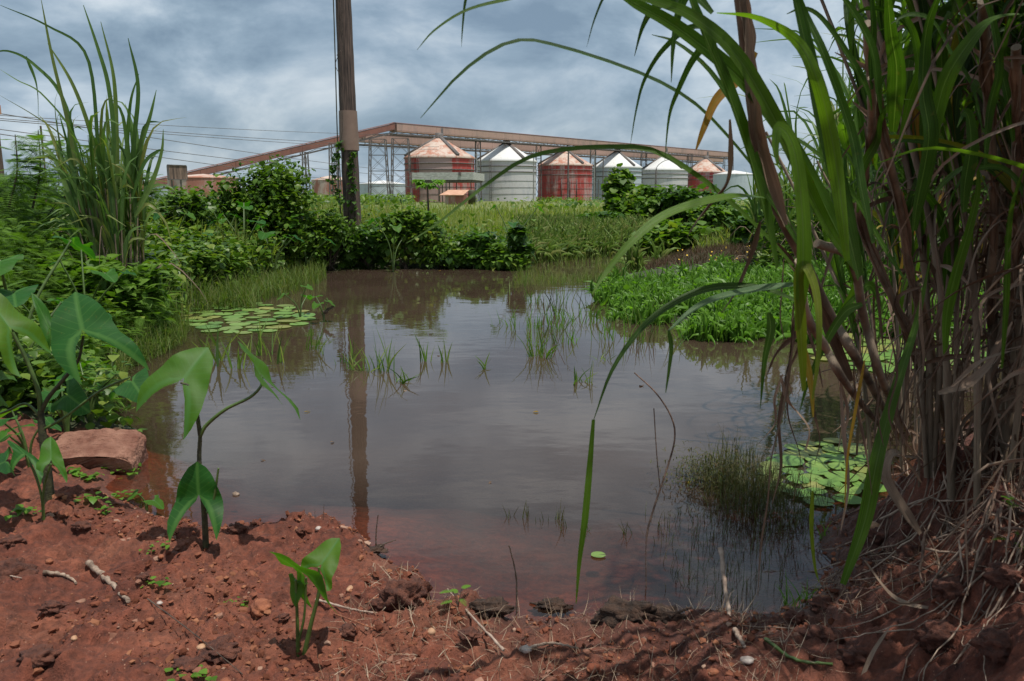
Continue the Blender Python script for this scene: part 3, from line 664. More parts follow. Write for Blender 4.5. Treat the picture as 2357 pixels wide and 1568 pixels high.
# power lines: long sagging cables crossing behind the wooden pole
for k, (u0, v0, u1, v1, Y0, Y1, lab) in enumerate([
        (-60, 262, 1000, 312, 70, 160, 'highest thin cable across the sky left of the pole'), (-60, 268, 1010, 338, 60, 150, 'second cable from the top, paired with the next'),
        (-60, 272, 1010, 345, 60, 150, 'third cable, lower of the close pair'), (-60, 252, 960, 398, 50, 150, 'cable dropping steeply to the right behind the shrub'),
        (-60, 290, 980, 410, 55, 150, 'fourth cable falling towards the silos'), (-60, 300, 960, 432, 50, 150, 'lowest cable sloping down behind the big shrub')]):
    a = at(u0, v0, Y=Y0); b = at(u1, v1, Y=Y1); t_ = np.linspace(0, 1, 24)[:, None]; P = a+(b-a)*t_; P[:, 2] -= (t_[:, 0]*(1-t_[:, 0]))*1.6
    mb = MB(); tube(mb, P, .028, 5); o = mb.build('power_line', M['steel']); tag(o, lab, 'power line', 'power lines over the meadow')

# ------------------------------------------------------------------ the wooden pole in front
def big_pole():
    Y = 16.6; c = at(815, 600, Y=Y); c[2] = .15; t = thing('utility_pole', 'thick dark wooden pole with a tan metal sleeve at the water edge', 'pole', c)
    zt = 9.6; mb = MB(); top = c + [-.06, 0, zt]; P = c + (top-c)*np.linspace(0, 1, 40)[:, None]
    tube(mb, P, np.linspace(.185, .125, 40)*(1+.02*np.sin(np.arange(40)*2.1)), 20); mb.build('pole', M['pole'], t)
    z0, z1 = pip(347, Y), pip(256, Y); mb = MB(); n = 9
    P = np.array([c + (top-c)*((z-c[2])/zt) for z in np.linspace(z0, z1, n)]); tube(mb, P + [0.0, 0, 0], np.linspace(.196, .181, n), 28)
    sl = mb.build('sleeve', M['sleeve'], t)
    mb = MB()
    for z in (z0+.05, z1-.1):
        for a in (-1.9, -1.1): q = c+(top-c)*((z-c[2])/zt); rock(mb, q+[.19*math.cos(a), .19*math.sin(a), 0], (.018, .018, .018), 3, ICO1, 0)
    mb.build('bolt_head', M['steel'], sl)
    mb = MB(); P = catmull([c+[-.20, -.14, .1], c+[-.225, -.14, 1.3], c+[-.22, -.13, 2.6], c+[-.20, -.12, 5], c+[-.2, -.1, zt]], 30); tube(mb, P, .012, 6); mb.build('ground_wire', M['dstalk'], t)
M['sleeve'] = plain_mat('tan_sleeve', (.20, .125, .09), (.25, .165, .12), 3, .6, .15, obj=False)
big_pole()
# ------------------------------------------------------------------ plant templates
BL = [blade_t(4, b, .3) for b in (.3, .9, 1.5, 2.1)]
BL2 = [blade2_t(3, b) for b in (.2, .7, 1.2, 1.7)]
OV = [leaf_t('ovate', c, f) for c, f in ((.1, .2), (.3, .3), (.45, .1))]
HE = [leaf_t('heart', c, f) for c, f in ((.1, .25), (.35, .3), (.2, .05))]
LA = [leaf_t('lance', c, .2) for c in (.1, .35, .6)]
FR = [frond_t(17, .5, .22, .03), frond_t(17, 1.0, .22, .03), frond_t(15, 1.5, .22, .034)]
FRL = [frond_t(8, .7, .26, .09)]
def sample(n, a0, a1, r0, r1, mask=None, pw=0.0):
    """points with even density in the picture: directions a0..a1 (u pixels), distance r0..r1 (pw<0 favours near)"""
    out = []; tot = 0
    while tot < n:
        k = int((n-tot)*2+200); u = rng.uniform(a0, a1, k); q = rng.uniform(0, 1, k)
        y = 1/(1/r1 + (1/r0-1/r1)*q) if pw == 0 else r0*(r1/r0)**q
        x = (u-1178.5)/F*y*1.02; P = np.stack([x, y], 1)
        if mask is not None: P = P[mask(P[:, 0], P[:, 1])]
        out.append(P); tot += len(P)
        if k > 400000: break
        if len(P) == 0: break
    return np.concatenate(out)[:n]
def ground3(P, lift=0.0):
    z = np.maximum(HT(P[:, 0], P[:, 1]), 0.0) + lift
    return np.column_stack([P, z])
U = rng.uniform
def grass(mb, P, h, w, tm=None, lean=.35, r=None):
    n = len(P); h_ = h*U(.55, 1.2, n)
    scat(mb, tm or BL2, P, U(0, 2*math.pi, n), U(-lean, lean, n), w*U(.7, 1.3, n), h_, U(0, 1, n) if r is None else r)
def leaves(mb, P, s, tm, r=None, tilt=(-.9, .6)):
    n = len(P); ss = s*U(.6, 1.35, n)
    scat(mb, tm, P, U(0, 2*math.pi, n), U(tilt[0], tilt[1], n), ss, ss, U(0, 1, n) if r is None else r, roll=None)
def ball_pts(n, c, R, seed, shell=.55):
    """points in an uneven blob with gaps"""
    d = rng.normal(size=(n*2, 3)); d /= np.linalg.norm(d, axis=1)[:, None]
    r = shell + (1-shell)*U(0, 1, n*2)**.6
    lump = 1 + .55*fbm(d[:, 0]*2.2+seed, d[:, 1]*2.2+d[:, 2]*1.7-seed, 3, seed) 
    P = d*(r*lump)[:, None]; keep = fbm(P[:, 0]*3.5+seed*2, P[:, 2]*3.5+P[:, 1]*2, 3, seed+5) > -.16; P = P[keep][:n]
    P = P*np.asarray(R)+np.asarray(c); return P
def shrub(name, lab, cat, c, R, n, leafm, tm, size, group=None, stems=7, seed=1, stemm='twig', nsub=6, droop=False, thick=.012):
    """shrub or vine mass: stems to lobes, each lobe full of leaves"""
    c = np.asarray(c, float); R = np.asarray(R, float); t = thing(name, lab, cat, c, group); rr = np.random.default_rng(seed)
    mb = MB(); sm = MB(); P = []
    for k in range(nsub):
        a = rr.uniform(0, 2*math.pi); q = math.sqrt(rr.uniform(0, 1))*.72; h = rr.uniform(.3, 1.0) if k else .95
        e = c + np.array([math.cos(a)*q*R[0], math.sin(a)*q*R[1], h*R[2]*1.15*(1-.35*q)])
        P.append(ball_pts(n//nsub, e, R*rr.uniform(.30, .62)*np.array([1, 1, .8]), seed*7+k, .12))
        m3 = n//nsub//5; P.append(e + np.clip(rr.normal(size=(m3, 3)), -1.5, 1.5)*R*.3*[1, 1, .7])
        tube(sm, catmull([c + np.array([rr.uniform(-.15, .15)*R[0], rr.uniform(-.15, .15)*R[1], 0]), (c+e)/2+[rr.uniform(-.1, .1)*R[0], 0, .1*R[2]], e], 8), np.linspace(thick*R[2], thick*.3*R[2], 8), 5)
    P = np.concatenate(P); P[:, 2] = np.maximum(P[:, 2], c[2]+.02)
    sz = size*rr.uniform(.6, 1.25, len(P)); leaves(mb, P, sz, tm, r=np.clip(rr.uniform(0, 1, len(P))*.8+.35*fbm(P[:, 0]*3, P[:, 2]*3+P[:, 1], 2, seed), 0, 1), tilt=(-1.2, .9)); mb.build('foliage', M[leafm], t)
    for k in range(stems):
        a = rr.uniform(0, 2*math.pi); e = c + np.array([math.cos(a)*R[0]*rr.uniform(.3, 1), math.sin(a)*R[1]*rr.uniform(.3, 1), R[2]*rr.uniform(.4, 1.35)])
        tube(sm, catmull([c, (c+e)/2+[0, 0, .2*R[2]], e], 8), np.linspace(thick*.7*R[2], thick*.2*R[2], 8), 5)
    sm.build('stems', M[stemm], t); return t

# ------------------------------------------------------------------ meadow and banks (uncountable growth)
dry = lambda x, y: SD(x, y) > .03
def stuff(mb, name, mat, lab): return tag(mb.build(name, M[mat]), lab, None, kind='stuff')
mb = MB()   # meadow behind the pond out to the silos
P = sample(9000, 640, 2000, 34, 175, dry); grass(mb, ground3(P), .55, .10*1.0, lean=.9)
P = sample(15000, 760, 1900, 17.2, 40, dry); grass(mb, ground3(P), .5, .022, lean=.85)
P = sample(12000, -200, 900, 12, 60, dry); grass(mb, ground3(P), .7, .04, lean=.5)
stuff(mb, 'meadow_grass', 'grass', 'light green meadow grass stretching from the pond to the silos')
mb = MB()   # fresh green grass on the far bank right of the bushes
m_ = lambda x, y: (SD(x, y) > -.15) & (x < (1500-1178)/F*y + .3*np.sin(y*2))
P = sample(15000, 1190, 1520, 14.5, 25, m_); grass(mb, ground3(P), .52, .016, BL, .6)
P = sample(2500, 1200, 1500, 14.5, 20, m_); leaves(mb, ground3(P, .12), .07, LA)
stuff(mb, 'bank_grass', 'freshgrass', 'long soft green grass falling to the water right of the bushes')
mb = MB()   # bright low growth on the right shore
m_ = lambda x, y: (SD(x, y) > -.25+1.1*fbm(x*2.1, y*2.1, 3, 4)) & (fbm(x*1.9, y*1.9, 2, 4) > -.36) & ~((y > 11.6) & (x < (1640-1178)/F*y))
P = sample(22000, 1370, 2450, 7.1, 13, m_); G = ground3(P); grass(mb, G, .30*(.55+1.1*np.clip(fbm(P[:, 0]*1.1, P[:, 1]*1.1, 3, 14)+.4, 0, 1)), .011, BL, .9)
P = sample(6500, 1380, 2450, 7.1, 13, m_); G = ground3(P); G[:, 2] += U(.03, .26, len(G))*(.5+np.clip(fbm(P[:, 0]*1.1, P[:, 1]*1.1, 3, 14)+.5, 0, 1)); leaves(mb, G, .065, LA+LA+OV, tilt=(-.7, 1.3))
stuff(mb, 'shore_grass', 'bright', 'bright green low grass and leaves on the right shore of the pond')
mb = MB()   # reddish brown weeds with tiny flowers
m_ = lambda x, y: (SD(x, y) > -.5)
P = sample(9000, 1480, 1790, 13.5, 21, m_); G = ground3(P); grass(mb, G, .15, .009, BL2, 1.0)
stuff(mb, 'brown_weeds', 'brownweed', 'reddish brown seed weeds behind the bright green grass')
# left bank: feathery ferns as one mass, seed grass beside them
def left_mask(x, y): return (SD(x, y) > .02) & (x < -.9)
mb = MB(); P = sample(13000, -260, 500, 4.5, 11.5, left_mask, 1); G = ground3(P)
hh = (.25 + .55*smooth(.0, 1.4, SD(P[:, 0], P[:, 1])))*(1-.5*smooth(9, 11, P[:, 1])); G[:, 2] += hh*U(.15, 1.0, len(G))
n = len(G); s = U(.10, .24, n); scat(mb, FR, G, U(0, 6.3, n), U(-.35, .55, n), s, s, U(0, 1, n))
P = sample(4200, -260, 330, 8, 16, left_mask, 1); G = ground3(P); G[:, 2] += U(.1, 1.15, len(G)); n = len(G); s = U(.16, .30, n)
scat(mb, FR, G, U(0, 6.3, n), U(-.3, .6, n), s, s, U(0, 1, n))
P = sample(2500, 250, 520, 7, 13, lambda x, y: SD(x, y) > .1, 1); G = ground3(P); G[:, 2] += U(.1, .5, len(G)); n = len(G); s = U(.16, .3, n); scat(mb, FR, G, U(0, 6.3, n), U(-.3, .6, n), s, s, U(0, 1, n))
P = sample(2600, 20, 420, 5.9, 7.9, left_mask, 1); G = ground3(P); hh = np.clip(.5+1.1*fbm(P[:, 0]*1.6, P[:, 1]*1.6, 3, 66), .1, 1)*smooth(5.6, 6.8, P[:, 1])*smooth(.15, .9, SD(P[:, 0], P[:, 1])); G[:, 2] += U(.15, .85, len(G))*hh; n = len(G); s = U(.12, .26, n); scat(mb, FR, G, U(0, 6.3, n), U(-.7, .9, n), s, s, U(0, 1, n))
stuff(mb, 'fern_mass', 'fern', 'feathery green fern like undergrowth covering the left bank')
mb = MB(); P = sample(2200, 20, 430, 5.4, 8.2, left_mask, 1); G = ground3(P); hh = np.clip(.5+1.1*fbm(P[:, 0]*1.6, P[:, 1]*1.6, 3, 66), .1, 1)*smooth(5.0, 6.8, P[:, 1])*smooth(.1, .9, SD(P[:, 0], P[:, 1])); G[:, 2] += U(.2, .95, len(G))*hh; leaves(mb, G, .07, OV+LA+HE)
P = sample(5200, -200, 470, 4.1, 12, left_mask, 1); G = ground3(P); G[:, 2] += U(.03, .42, len(G)); leaves(mb, G, .05, OV+HE)
P = sample(7500, 340, 690, 8.5, 15, lambda x, y: SD(x, y) > -.05); G = ground3(P); G[:, 2] += U(.02, .6, len(G)); leaves(mb, G, .09, OV+HE)
P = sample(3000, 620, 1240, 14.6, 18, lambda x, y: SD(x, y) > .02); G = ground3(P); G[:, 2] += U(.0, .75, len(G))*U(0, 1, len(G)); leaves(mb, G, .10, OV+HE+LA)
stuff(mb, 'low_undergrowth', 'shrub', 'mixed small dark leaves under the ferns on the left bank')
mb = MB(); P = sample(5600, 330, 690, 7.2, 16, lambda x, y: SD(x, y) > -.2+1.6*fbm(x*1.7, y*1.7, 3, 44)); grass(mb, ground3(P), .42*(.5+1.1*np.clip(fbm(P[:, 0]*1.5, P[:, 1]*1.5, 3, 24)+.45, 0, 1)), .009, BL2, .75)
P = sample(2500, 250, 480, 5.0, 8, lambda x, y: (SD(x, y) > -.15) & (SD(x, y) < .6)); grass(mb, ground3(P), .24, .007, BL2, .6)
P = sample(2200, 470, 760, 9.5, 15, lambda x, y: (SD(x, y) > -.9) & (SD(x, y) < .3)); grass(mb, ground3(P), .3, .012, BL2, .3)
stuff(mb, 'seed_grass', 'seedgrass', 'brownish green seed grass at the left end of the pond')
mb = MB(); P = sample(1900, 1180, 1560, 12, 18, lambda x, y: (SD(x, y) < .1)); P = P[fbm(P[:, 0]*.8, P[:, 1]*.8, 2, 7) > -.1]; grass(mb, ground3(P), .2, .008, BL2, .5)
stuff(mb, 'flooded_grass', 'seedgrass', 'thin grass standing in the flooded shallows at the back right')
# dark scrub behind the cane
mb = MB(); P = sample(16000, 1650, 2700, 11, 19, lambda x, y: (SD(x, y) > .5) & (x > (1740-1178)/F*y), 1); G = ground3(P); G[:, 2] += U(.0, 1.25, len(G))*smooth(11, 13, P[:, 1]); leaves(mb, G, .12, OV+HE)
stuff(mb, 'dark_scrub', 'shrub', 'dense dark leafy scrub behind the bright shore grass on the right')
mb = MB(); P = sample(3000, -300, 2300, 70, 150, dry); G = ground3(P); G[:, 2] += U(0, 1, len(G)); keep = fbm(P[:, 0]*.06, P[:, 1]*.03, 2, 3) > .02; leaves(mb, G[keep], .6, OV)
P = sample(1500, 700, 960, 110, 150, dry); G = ground3(P); G[:, 2] += U(0, 1.5, len(G)); leaves(mb, G, .8, LA)
P = sample(700, 1215, 1400, 150, 172, dry); G = ground3(P); G[:, 2] += U(0, 1.1, len(G))*(fbm(P[:, 0]*.3, P[:, 1]*.1, 2, 3) > 0); leaves(mb, G, .7, LA)
stuff(mb, 'distant_scrub', 'shrub', 'low dark scrub along the foot of the silos')

# ------------------------------------------------------------------ shrubs and vine masses on the banks
G0 = lambda u, Y, dz=0: np.array([(u-1178.5)/F*Y*1.0, Y, max(hz((u-1178.5)/F*Y, Y), 0)+dz])
shrub('shrub', 'big round shrub before the sloping conveyor, tallest on the far bank', 'shrub', G0(632, 14.6), (.92, .8, 1.38), 8500, 'shrub', OV, .085, seed=3, stems=26, nsub=16)
shrub('shrub', 'low dark leafy bush right of the tallest shrub, left of the wooden pole', 'shrub', G0(725, 14.9), (.55, .6, .85), 3200, 'shrub', OV+HE, .08, 'bushes along the far bank', seed=4)
for k, (u, Y, rx, h, lab, mt) in enumerate([
        (655, 14.2, .55, .75, 'vine covered bush at the left end of the far waterline', 'vine'), (760, 14.9, .6, .8, 'vine bush just left of the foot of the wooden pole', 'vine'),
        (850, 15.3, .55, .78, 'bush of hanging vines at the foot of the wooden pole', 'shrub'), (930, 15.3, .55, .9, 'darkest glossy bush right of the wooden pole above the water', 'vine'),
        (1015, 15.3, .55, .72, 'bush under the papaya sapling with hanging stems', 'shrub'), (1095, 15.3, .6, .62, 'low bush with yellowing leaves near the right end of the far bank', 'vine'),
        (1165, 15.0, .45, .55, 'small bush below the leafy climbing shoot', 'shrub')]):
    shrub('bank_bush', lab, 'bush', G0(u, Y), (rx*(1.25 if k % 2 else .95), .5, h*[.8, 1.0, .75, 1.05, .85, .75, .7][k]), 2700, ['freshleaf', 'shrub', 'vine'][k % 3], [HE+OV, OV+LA, HE][k % 3], [.09, .075, .11][k % 3], 'bushes along the far bank', seed=20+k, stems=14, nsub=9)
shrub('climbing_shoot', 'upright shoot wrapped in dark heart shaped leaves at the end of the bank', 'shrub', G0(1195, 14.9, .2), (.24, .2, .5), 520, 'vine', HE, .11, seed=40, stems=3, nsub=4)
shrub('thicket', 'leafy vine thicket with a pointed peak before the blue grey silo', 'thicket', G0(1425, 24), (.55, .45, 1.3), 2300, 'freshleaf', HE, .17, 'vine thickets before the silos', seed=57, nsub=6)
for k, (u, Y, rx, h, lab) in enumerate([(1500, 23, 1.2, 1.15, 'broad thicket of big leaves before the pale lamp pole silo'), (1600, 22, 1.1, 1.2, 'dark vine thicket before the farthest red silo'),
        (1680, 20, .9, .8, 'thicket right of the dark one, touching the cane leaves'), (1385, 21.5, .6, .6, 'small low thicket at the left end of the vine growth'),
        (1560, 19.0, 1.0, .65, 'low thicket directly above the brown weeds'), (1780, 17.5, .9, 1.0, 'thicket mostly hidden by the arching cane stems')]):
    shrub('thicket', lab, 'thicket', G0(u, Y), (rx, .8, h*.86), 3600, 'freshleaf' if k % 2 == 0 else 'vine', HE+OV, .16, 'vine thickets before the silos', seed=60+k, nsub=9)
for k, (u, Y, w, h, lab) in enumerate([(35, 9, .9, 1.15, 'feathery bush at the far left edge under the far pole'), (120, 11, .9, 1.3, 'tall feathery bush left of the elephant grass'), (330, 13, 1.2, .75, 'low bush right of the elephant grass'),
        (440, 15, 1.3, .6, 'low bush below the blank sign board')]):
    shrub('bush', lab, 'bush', G0(u, Y), (w, .8, h*(.8 if k < 2 else 1)), (420 if k < 2 else 2400), 'fern' if k < 2 else 'shrub', FR if k < 2 else OV, .3 if k < 2 else .1, 'bushes of the left bank', seed=80+k, stems=14)
# fern fronds standing against the sky at the left
def fern_stem(lab, u0, v0, u1, v1, Y, seed):
    a = at(u0, v0, Y=Y); b = at(u1, v1, Y=Y); t = thing('feathery_sapling', lab, 'sapling', a, 'feathery saplings of the left bank'); mb = MB(); P = catmull([a, (a+b)/2+[.05, 0, 0], b], 14); tube(mb, P, np.linspace(.012, .004, 14), 6); mb.build('stem', M['twig'], t)
    mb = MB(); n = 44; k = rng.integers(2, 14, n); Q = P[k]; s = U(.22, .4, n); scat(mb, FR, Q, U(0, 6.3, n), U(-.5, .6, n), s, s, U(0, 1, n)); mb.build('fronds', M['fern'], t)
for k, a in enumerate([(20, 480, 35, 310, 8.0), (75, 480, 88, 300, 8.5), (150, 470, 128, 315, 9), (195, 460, 190, 345, 9.5), (320, 470, 325, 400, 9)]):
    fern_stem(['feathery sapling at the left edge of the sky', 'feathery sapling with bare top left of the elephant grass', 'slim feathery sapling nearest the elephant grass on its left', 'short feathery sapling at the left foot of the elephant grass', 'feathery sapling right of the elephant grass below the conveyor'][k], *a, seed=k)

# papaya like sapling
def papaya():
    a = at(984, 560, Y=17.5); a[2] = .3; b = at(984, 425, Y=17.5); t = thing('papaya_sapling', 'young papaya like sapling with one umbrella of leaves before the canopy', 'sapling', a)
    mb = MB(); tube(mb, catmull([a, (a+b)/2+[.02, 0, 0], b], 10), np.linspace(.03, .018, 10), 8); mb.build('trunk', M['twig'], t); lf = MB(); st = MB()
    for k in range(15):
        an = k*2.4; L = .16+.12*(k % 3)/2; up = .10-.13*(k % 4)/3; e = b + np.array([math.cos(an)*L, math.sin(an)*L, up]); tube(st, catmull([b-[0, 0, .03*(k % 3)], (b+e)/2+[0, 0, .03], e], 6), .004, 4)
        for j in range(7):
            a2 = an + (j-3)*.62; scatter(lf, OV[j % 3], rotm(np.array([a2-math.pi/2]), np.array([-.15]))*np.array([.10, .15, .15]), e[None], np.array([.8]))
    lf.build('foliage', M['bright'], t); st.build('leaf_stalks', M['stalk'], t)
papaya()

# ------------------------------------------------------------------ elephant grass clump left
def clump(name, lab, cat, c, n, h, w, spread, seed, mat='reed', lean=.30, wind=(-.25, 0), pix=None, group=None, dry_n=10, tmn=12):
    rr = np.random.default_rng(seed); c = np.asarray(c, float); t = thing(name, lab, cat, c, group); mb = MB(); sm = MB(); dm = MB()
    for k in range(n):
        a = rr.uniform(0, 6.28); q = spread*math.sqrt(rr.uniform(0, 1)); b0 = c + [q*math.cos(a), q*math.sin(a), 0]
        Hs = h*rr.uniform(.25, .62); d = np.array([math.cos(a)*rr.uniform(0, lean)+wind[0]*.3, math.sin(a)*rr.uniform(0, lean)+wind[1]*.3, 1.0]); d /= np.linalg.norm(d)
        top = b0+d*Hs; tube(sm, np.linspace(b0, top, 5), np.linspace(.011, .007, 5), 6, rr.uniform())
        for j in range(tmn // 2):
            f = rr.uniform(.25, 1); s = b0+(top-b0)*f; L = h*rr.uniform(.35, .62)*(.6+.4*f); an = rr.uniform(0, 6.28); dr = rr.uniform(.04, .4)
            o = np.array([math.cos(an), math.sin(an), 0])*dr + np.array([wind[0], wind[1], 0])*rr.uniform(0, .8)
            g = rr.uniform(.1, .7)*L*np.linalg.norm(o)*1.6
            P = catmull([s, s+(d*.5+o*.25)*L*.8, s+(d*.85+o*.8)*L*.9-[0, 0, g*.4], s+(d*.95+o*1.7)*L-[0, 0, g*1.5]], 9)
            ribbon(mb, P, bladew(9, w*rr.uniform(.6, 1.2)), [o[0]*.4+rr.normal()*.5, -1+rr.normal()*.4, rr.uniform(0, .8)], .25, rr.uniform(), rr.uniform(-.9, .9))
    for k in range(dry_n):
        a = rr.uniform(0, 6.28); b0 = c + [spread*math.cos(a), spread*math.sin(a), h*rr.uniform(.02, .3)]; o = np.array([math.cos(a), math.sin(a), 0]); L = h*rr.uniform(.2, .4)
        P = catmull([b0, b0+o*L*.4+[0, 0, L*.3], b0+o*L*.8-[0, 0, .05], b0+o*L-[0, 0, L*.45]], 9); ribbon(dm, P, bladew(9, w*.35), [rr.normal()*.5, -1, .5], .3, rr.uniform(), rr.uniform(-2, 2))
    mb.build('leaves', M[mat], t); sm.build('stalks', M['canestem'], t)
    if dry_n: dm.build('dry_leaves', M['dry'], t)
    return t
def eg():
    Y = 8.0; c = at(255, 520, Y=Y); c[2] = .45
    t = clump('elephant_grass', 'tall clump of elephant grass rising above the ferns at the left', 'grass clump', c, 40, 1.9, .044, .26, 5, wind=(-.1, 0), lean=.16, tmn=12)
    mb = MB()   # the long blades that stand against the sky, each with its own reach
    for k, (pts, w) in enumerate([([(230, 500), (225, 330), (200, 130), (110, 60), (0, 12)], .022), ([(250, 480), (262, 330), (250, 200), (225, 110), (192, 12)], .036), ([(270, 480), (268, 330), (262, 180), (232, 50)], .034),
            ([(300, 480), (308, 330), (318, 200), (295, 88)], .04), ([(300, 480), (320, 350), (345, 270), (360, 207)], .036), ([(190, 480), (160, 300), (120, 130), (95, 0)], .03),
            ([(200, 470), (150, 240), (80, 150), (20, 118), (-30, 125)], .022), ([(210, 500), (180, 330), (100, 220), (40, 185), (0, 160)], .012), ([(215, 500), (190, 380), (150, 320), (85, 270), (0, 220)], .012),
            ([(60, 130), (85, 200), (88, 300)], .03), ([(310, 500), (350, 420), (372, 350), (376, 298)], .03), ([(300, 470), (330, 380), (360, 350), (378, 345)], .03), ([(310, 480), (350, 430), (390, 430), (410, 450)], .02),
            ([(240, 480), (215, 330), (170, 200), (110, 100)], .034), ([(285, 500), (290, 380), (300, 240), (320, 170)], .03), ([(180, 440), (165, 400), (140, 360), (130, 330)], .022), ([(310, 500), (340, 470), (380, 510), (395, 560)], .022)]):
        P = catmull([at(u, v, Y=Y-.2+.08*(k % 5)) for u, v in pts], 22); ribbon(mb, P, bladew(22, w*1.6, .25, .6), [(-1)**k*.5, -1, .35], .25, (k*.37) % 1, (-1)**k*.6)
    mb.build('leaves', M['reed'], t)
eg()
for k, (u, lab) in enumerate([(205, 'feathery growth hiding the foot of the elephant grass, left part'), (292, 'feathery growth hiding the foot of the elephant grass, right part')]):
    shrub('undergrowth_bush', lab, 'bush', G0(u, 7.3), (.40, .28, .52), 1700, 'fern', FR+OV, .13, 'bushes of the left bank', seed=95+k, stems=6)
# reeds behind the pond on the right
for k, (u, Y, h, n, lab) in enumerate([(1965, 11.5, 3.6, 20, 'tall reed clump between the two dark cane stems, beyond the pond'), (2080, 10.5, 3.7, 24, 'reed clump beyond the pond, second from the sky gap'),
        (2190, 11, 4.0, 24, 'thick reed clump beyond the pond behind the steep cane leaves'), (2300, 10, 3.9, 22, 'reed clump beyond the pond close to the right edge'), (1800, 13, 2.3, 10, 'short reed clump standing in the sky gap right of the farthest silo'),
        (2400, 11, 3.8, 14, 'reed clump beyond the pond cut by the right edge'), (1870, 13, 2.0, 12, 'low reed clump at the left of the tall reeds')]):
    c = G0(u, Y); clump('reed_clump', lab, 'reeds', c, n, h, .045, .5, 100+k, lean=.3, wind=(0, 0), group='reeds beyond the right shore', tmn=22, dry_n=14)
def feathery_tree():
    Y = 17; a = at(2290, 470, Y=Y); a[2] = .3; t = thing('tree', 'feathery dark tree showing at the upper right behind the reeds', 'tree', a); mb = MB(); top = at(2270, -20, Y=Y)
    tube(mb, catmull([a, (a+top)/2+[.15, 0, 0], top], 12), np.linspace(.13, .03, 12), 8); lf = MB(); br = []
    for k in range(26):
        s = a+(top-a)*rng.uniform(.45, 1); an = rng.uniform(0, 6.28); L = rng.uniform(.7, 1.7); e = s+np.array([math.cos(an)*L, math.sin(an)*L, rng.uniform(.0, .6)]); P = catmull([s, (s+e)/2+[0, 0, .15], e], 8); tube(mb, P, np.linspace(.03, .006, 8), 5); br.append(P[2:])
    Q = np.concatenate(br); n = 1500; Q = Q[rng.integers(0, len(Q), n)]+rng.normal(size=(n, 3))*.12; s = U(.2, .36, n); scat(lf, FR, Q, U(0, 6.3, n), U(-.5, .4, n), s, s, U(0, 1, n))
    mb.build('trunk', M['twig'], t); lf.build('crown', M['fern'], t)
feathery_tree()

# ------------------------------------------------------------------ taro plants
def sag_t(rows=11, cols=5):
    """arrow shaped leaf in (x, y): tip (0,1), lobes (+-.55,-.6)"""
    V = []; F_ = []; C = []
    for sd in (-1, 1):
        b = len(V)
        for i in range(rows+1):
            y = 1-1.6*i/rows
            if y >= 0: inner = 0; outer = .56*(1-y)**.62*(1+.25*y)+.001
            else:
                q = -y/.6; inner = .55*q**.62; outer = .56*(1-q)+.55*q + .10*math.sin(math.pi*min(1, q*1.0)); outer = max(outer*(1-.0*q), inner+.004)
            for j in range(cols+1):
                x = inner+(outer-inner)*j/cols; V.append((sd*x, y, 0)); C.append((sd*x*1.4 if y > 0 else sd*(x-inner-.25*(outer-inner)), y if y > 0 else -y*.9+x, 0))
        f = strip(b, cols+1, rows+1); F_.append(f[:, ::-1] if sd < 0 else f)
    return np.array(V), np.concatenate(F_), np.array(C, float)
SAG = sag_t()
def taro_leaf(parent, A, T, Lf, R, rnd=.3, fold=.12, droop=.08, mat='taro', lab=None):
    """A attachment, T tip, Lf/R lobe ends, all world points"""
    A, T, Lf, R = [np.asarray(q, float) for q in (A, T, Lf, R)]
    t_ = T-A; S = (R-Lf)/1.1; Bk = ((R-A)+(Lf-A))/2/.6; N = np.cross(S, t_-Bk); N /= np.linalg.norm(N)+1e-9
    if N[2] < 0: N = -N
    V, Fc, C = SAG; x, y = V[:, 0:1], V[:, 1:2]; size = np.linalg.norm(t_)
    P = A + x*S + np.where(y > 0, y*t_, -y*Bk)
    off = fold*np.abs(x)*size*1.2 - droop*size*(np.abs(y)**2) - .18*size*x*x + .06*size*np.sin(y*9+rnd*20+np.abs(x)*3)*np.abs(x)*2
    P = P + N*off; C = C.copy(); C[:, 2] = rnd
    mb = MB(); mb.add(P, Fc, C); o = mb.build('leaf', M[mat], parent)
    if lab: o['label'] = lab
    return o
def stalk(parent, pts, r0, r1, mat='stalk', name='leaf_stalk'):
    mb = MB(); P = catmull(pts, 18); tube(mb, P, np.linspace(r0, r1, 18), 8); return mb.build(name, M[mat], parent)
def px(Y): return lambda u, v, dy=0.0: at(u, v, Y=Y+dy)
def taro_centre():
    g = ground_at(474, 1262); p = px(g[1]); t = thing('taro_plant', 'tallest taro plant on the red bank with three arrow leaves', 'plant', g, 'taro plants on the red bank')
    stalk(t, [g-[0, 0, .03], p(469, 1160), p(459, 1070), p(461, 1000)], .0125, .007, 'dstalk', 'stem')
    stalk(t, [p(461, 1003), p(452, 945), p(438, 893), p(416, 881)], .0085, .004, 'dstalk'); stalk(t, [p(452, 950), p(446, 925), p(442, 903)], .005, .0015, 'dstalk', 'stub')
    stalk(t, [p(460, 1005), p(476, 978), p(520, 942), p(575, 915), p(600, 890), p(604, 870, .02)], .0075, .004)
    stalk(t, [p(478, 1180, -.03), p(492, 1150, -.03), p(503, 1078, -.03)], .007, .0035, 'stalk', 'stub')
    taro_leaf(t, p(416, 881), p(478, 797, .12), p(311, 945, -.06), p(420, 1010, -.10), .75, .1, .06)
    taro_leaf(t, p(604, 870), p(551, 781, .05), p(655, 962, -.06), p(688, 970, .09), .8, .2, .05)
    taro_leaf(t, p(458, 1150, -.04), p(452, 1062, -.03), p(389, 1248, -.14), p(497, 1244, -.12), .15, .1, .05)
taro_centre()
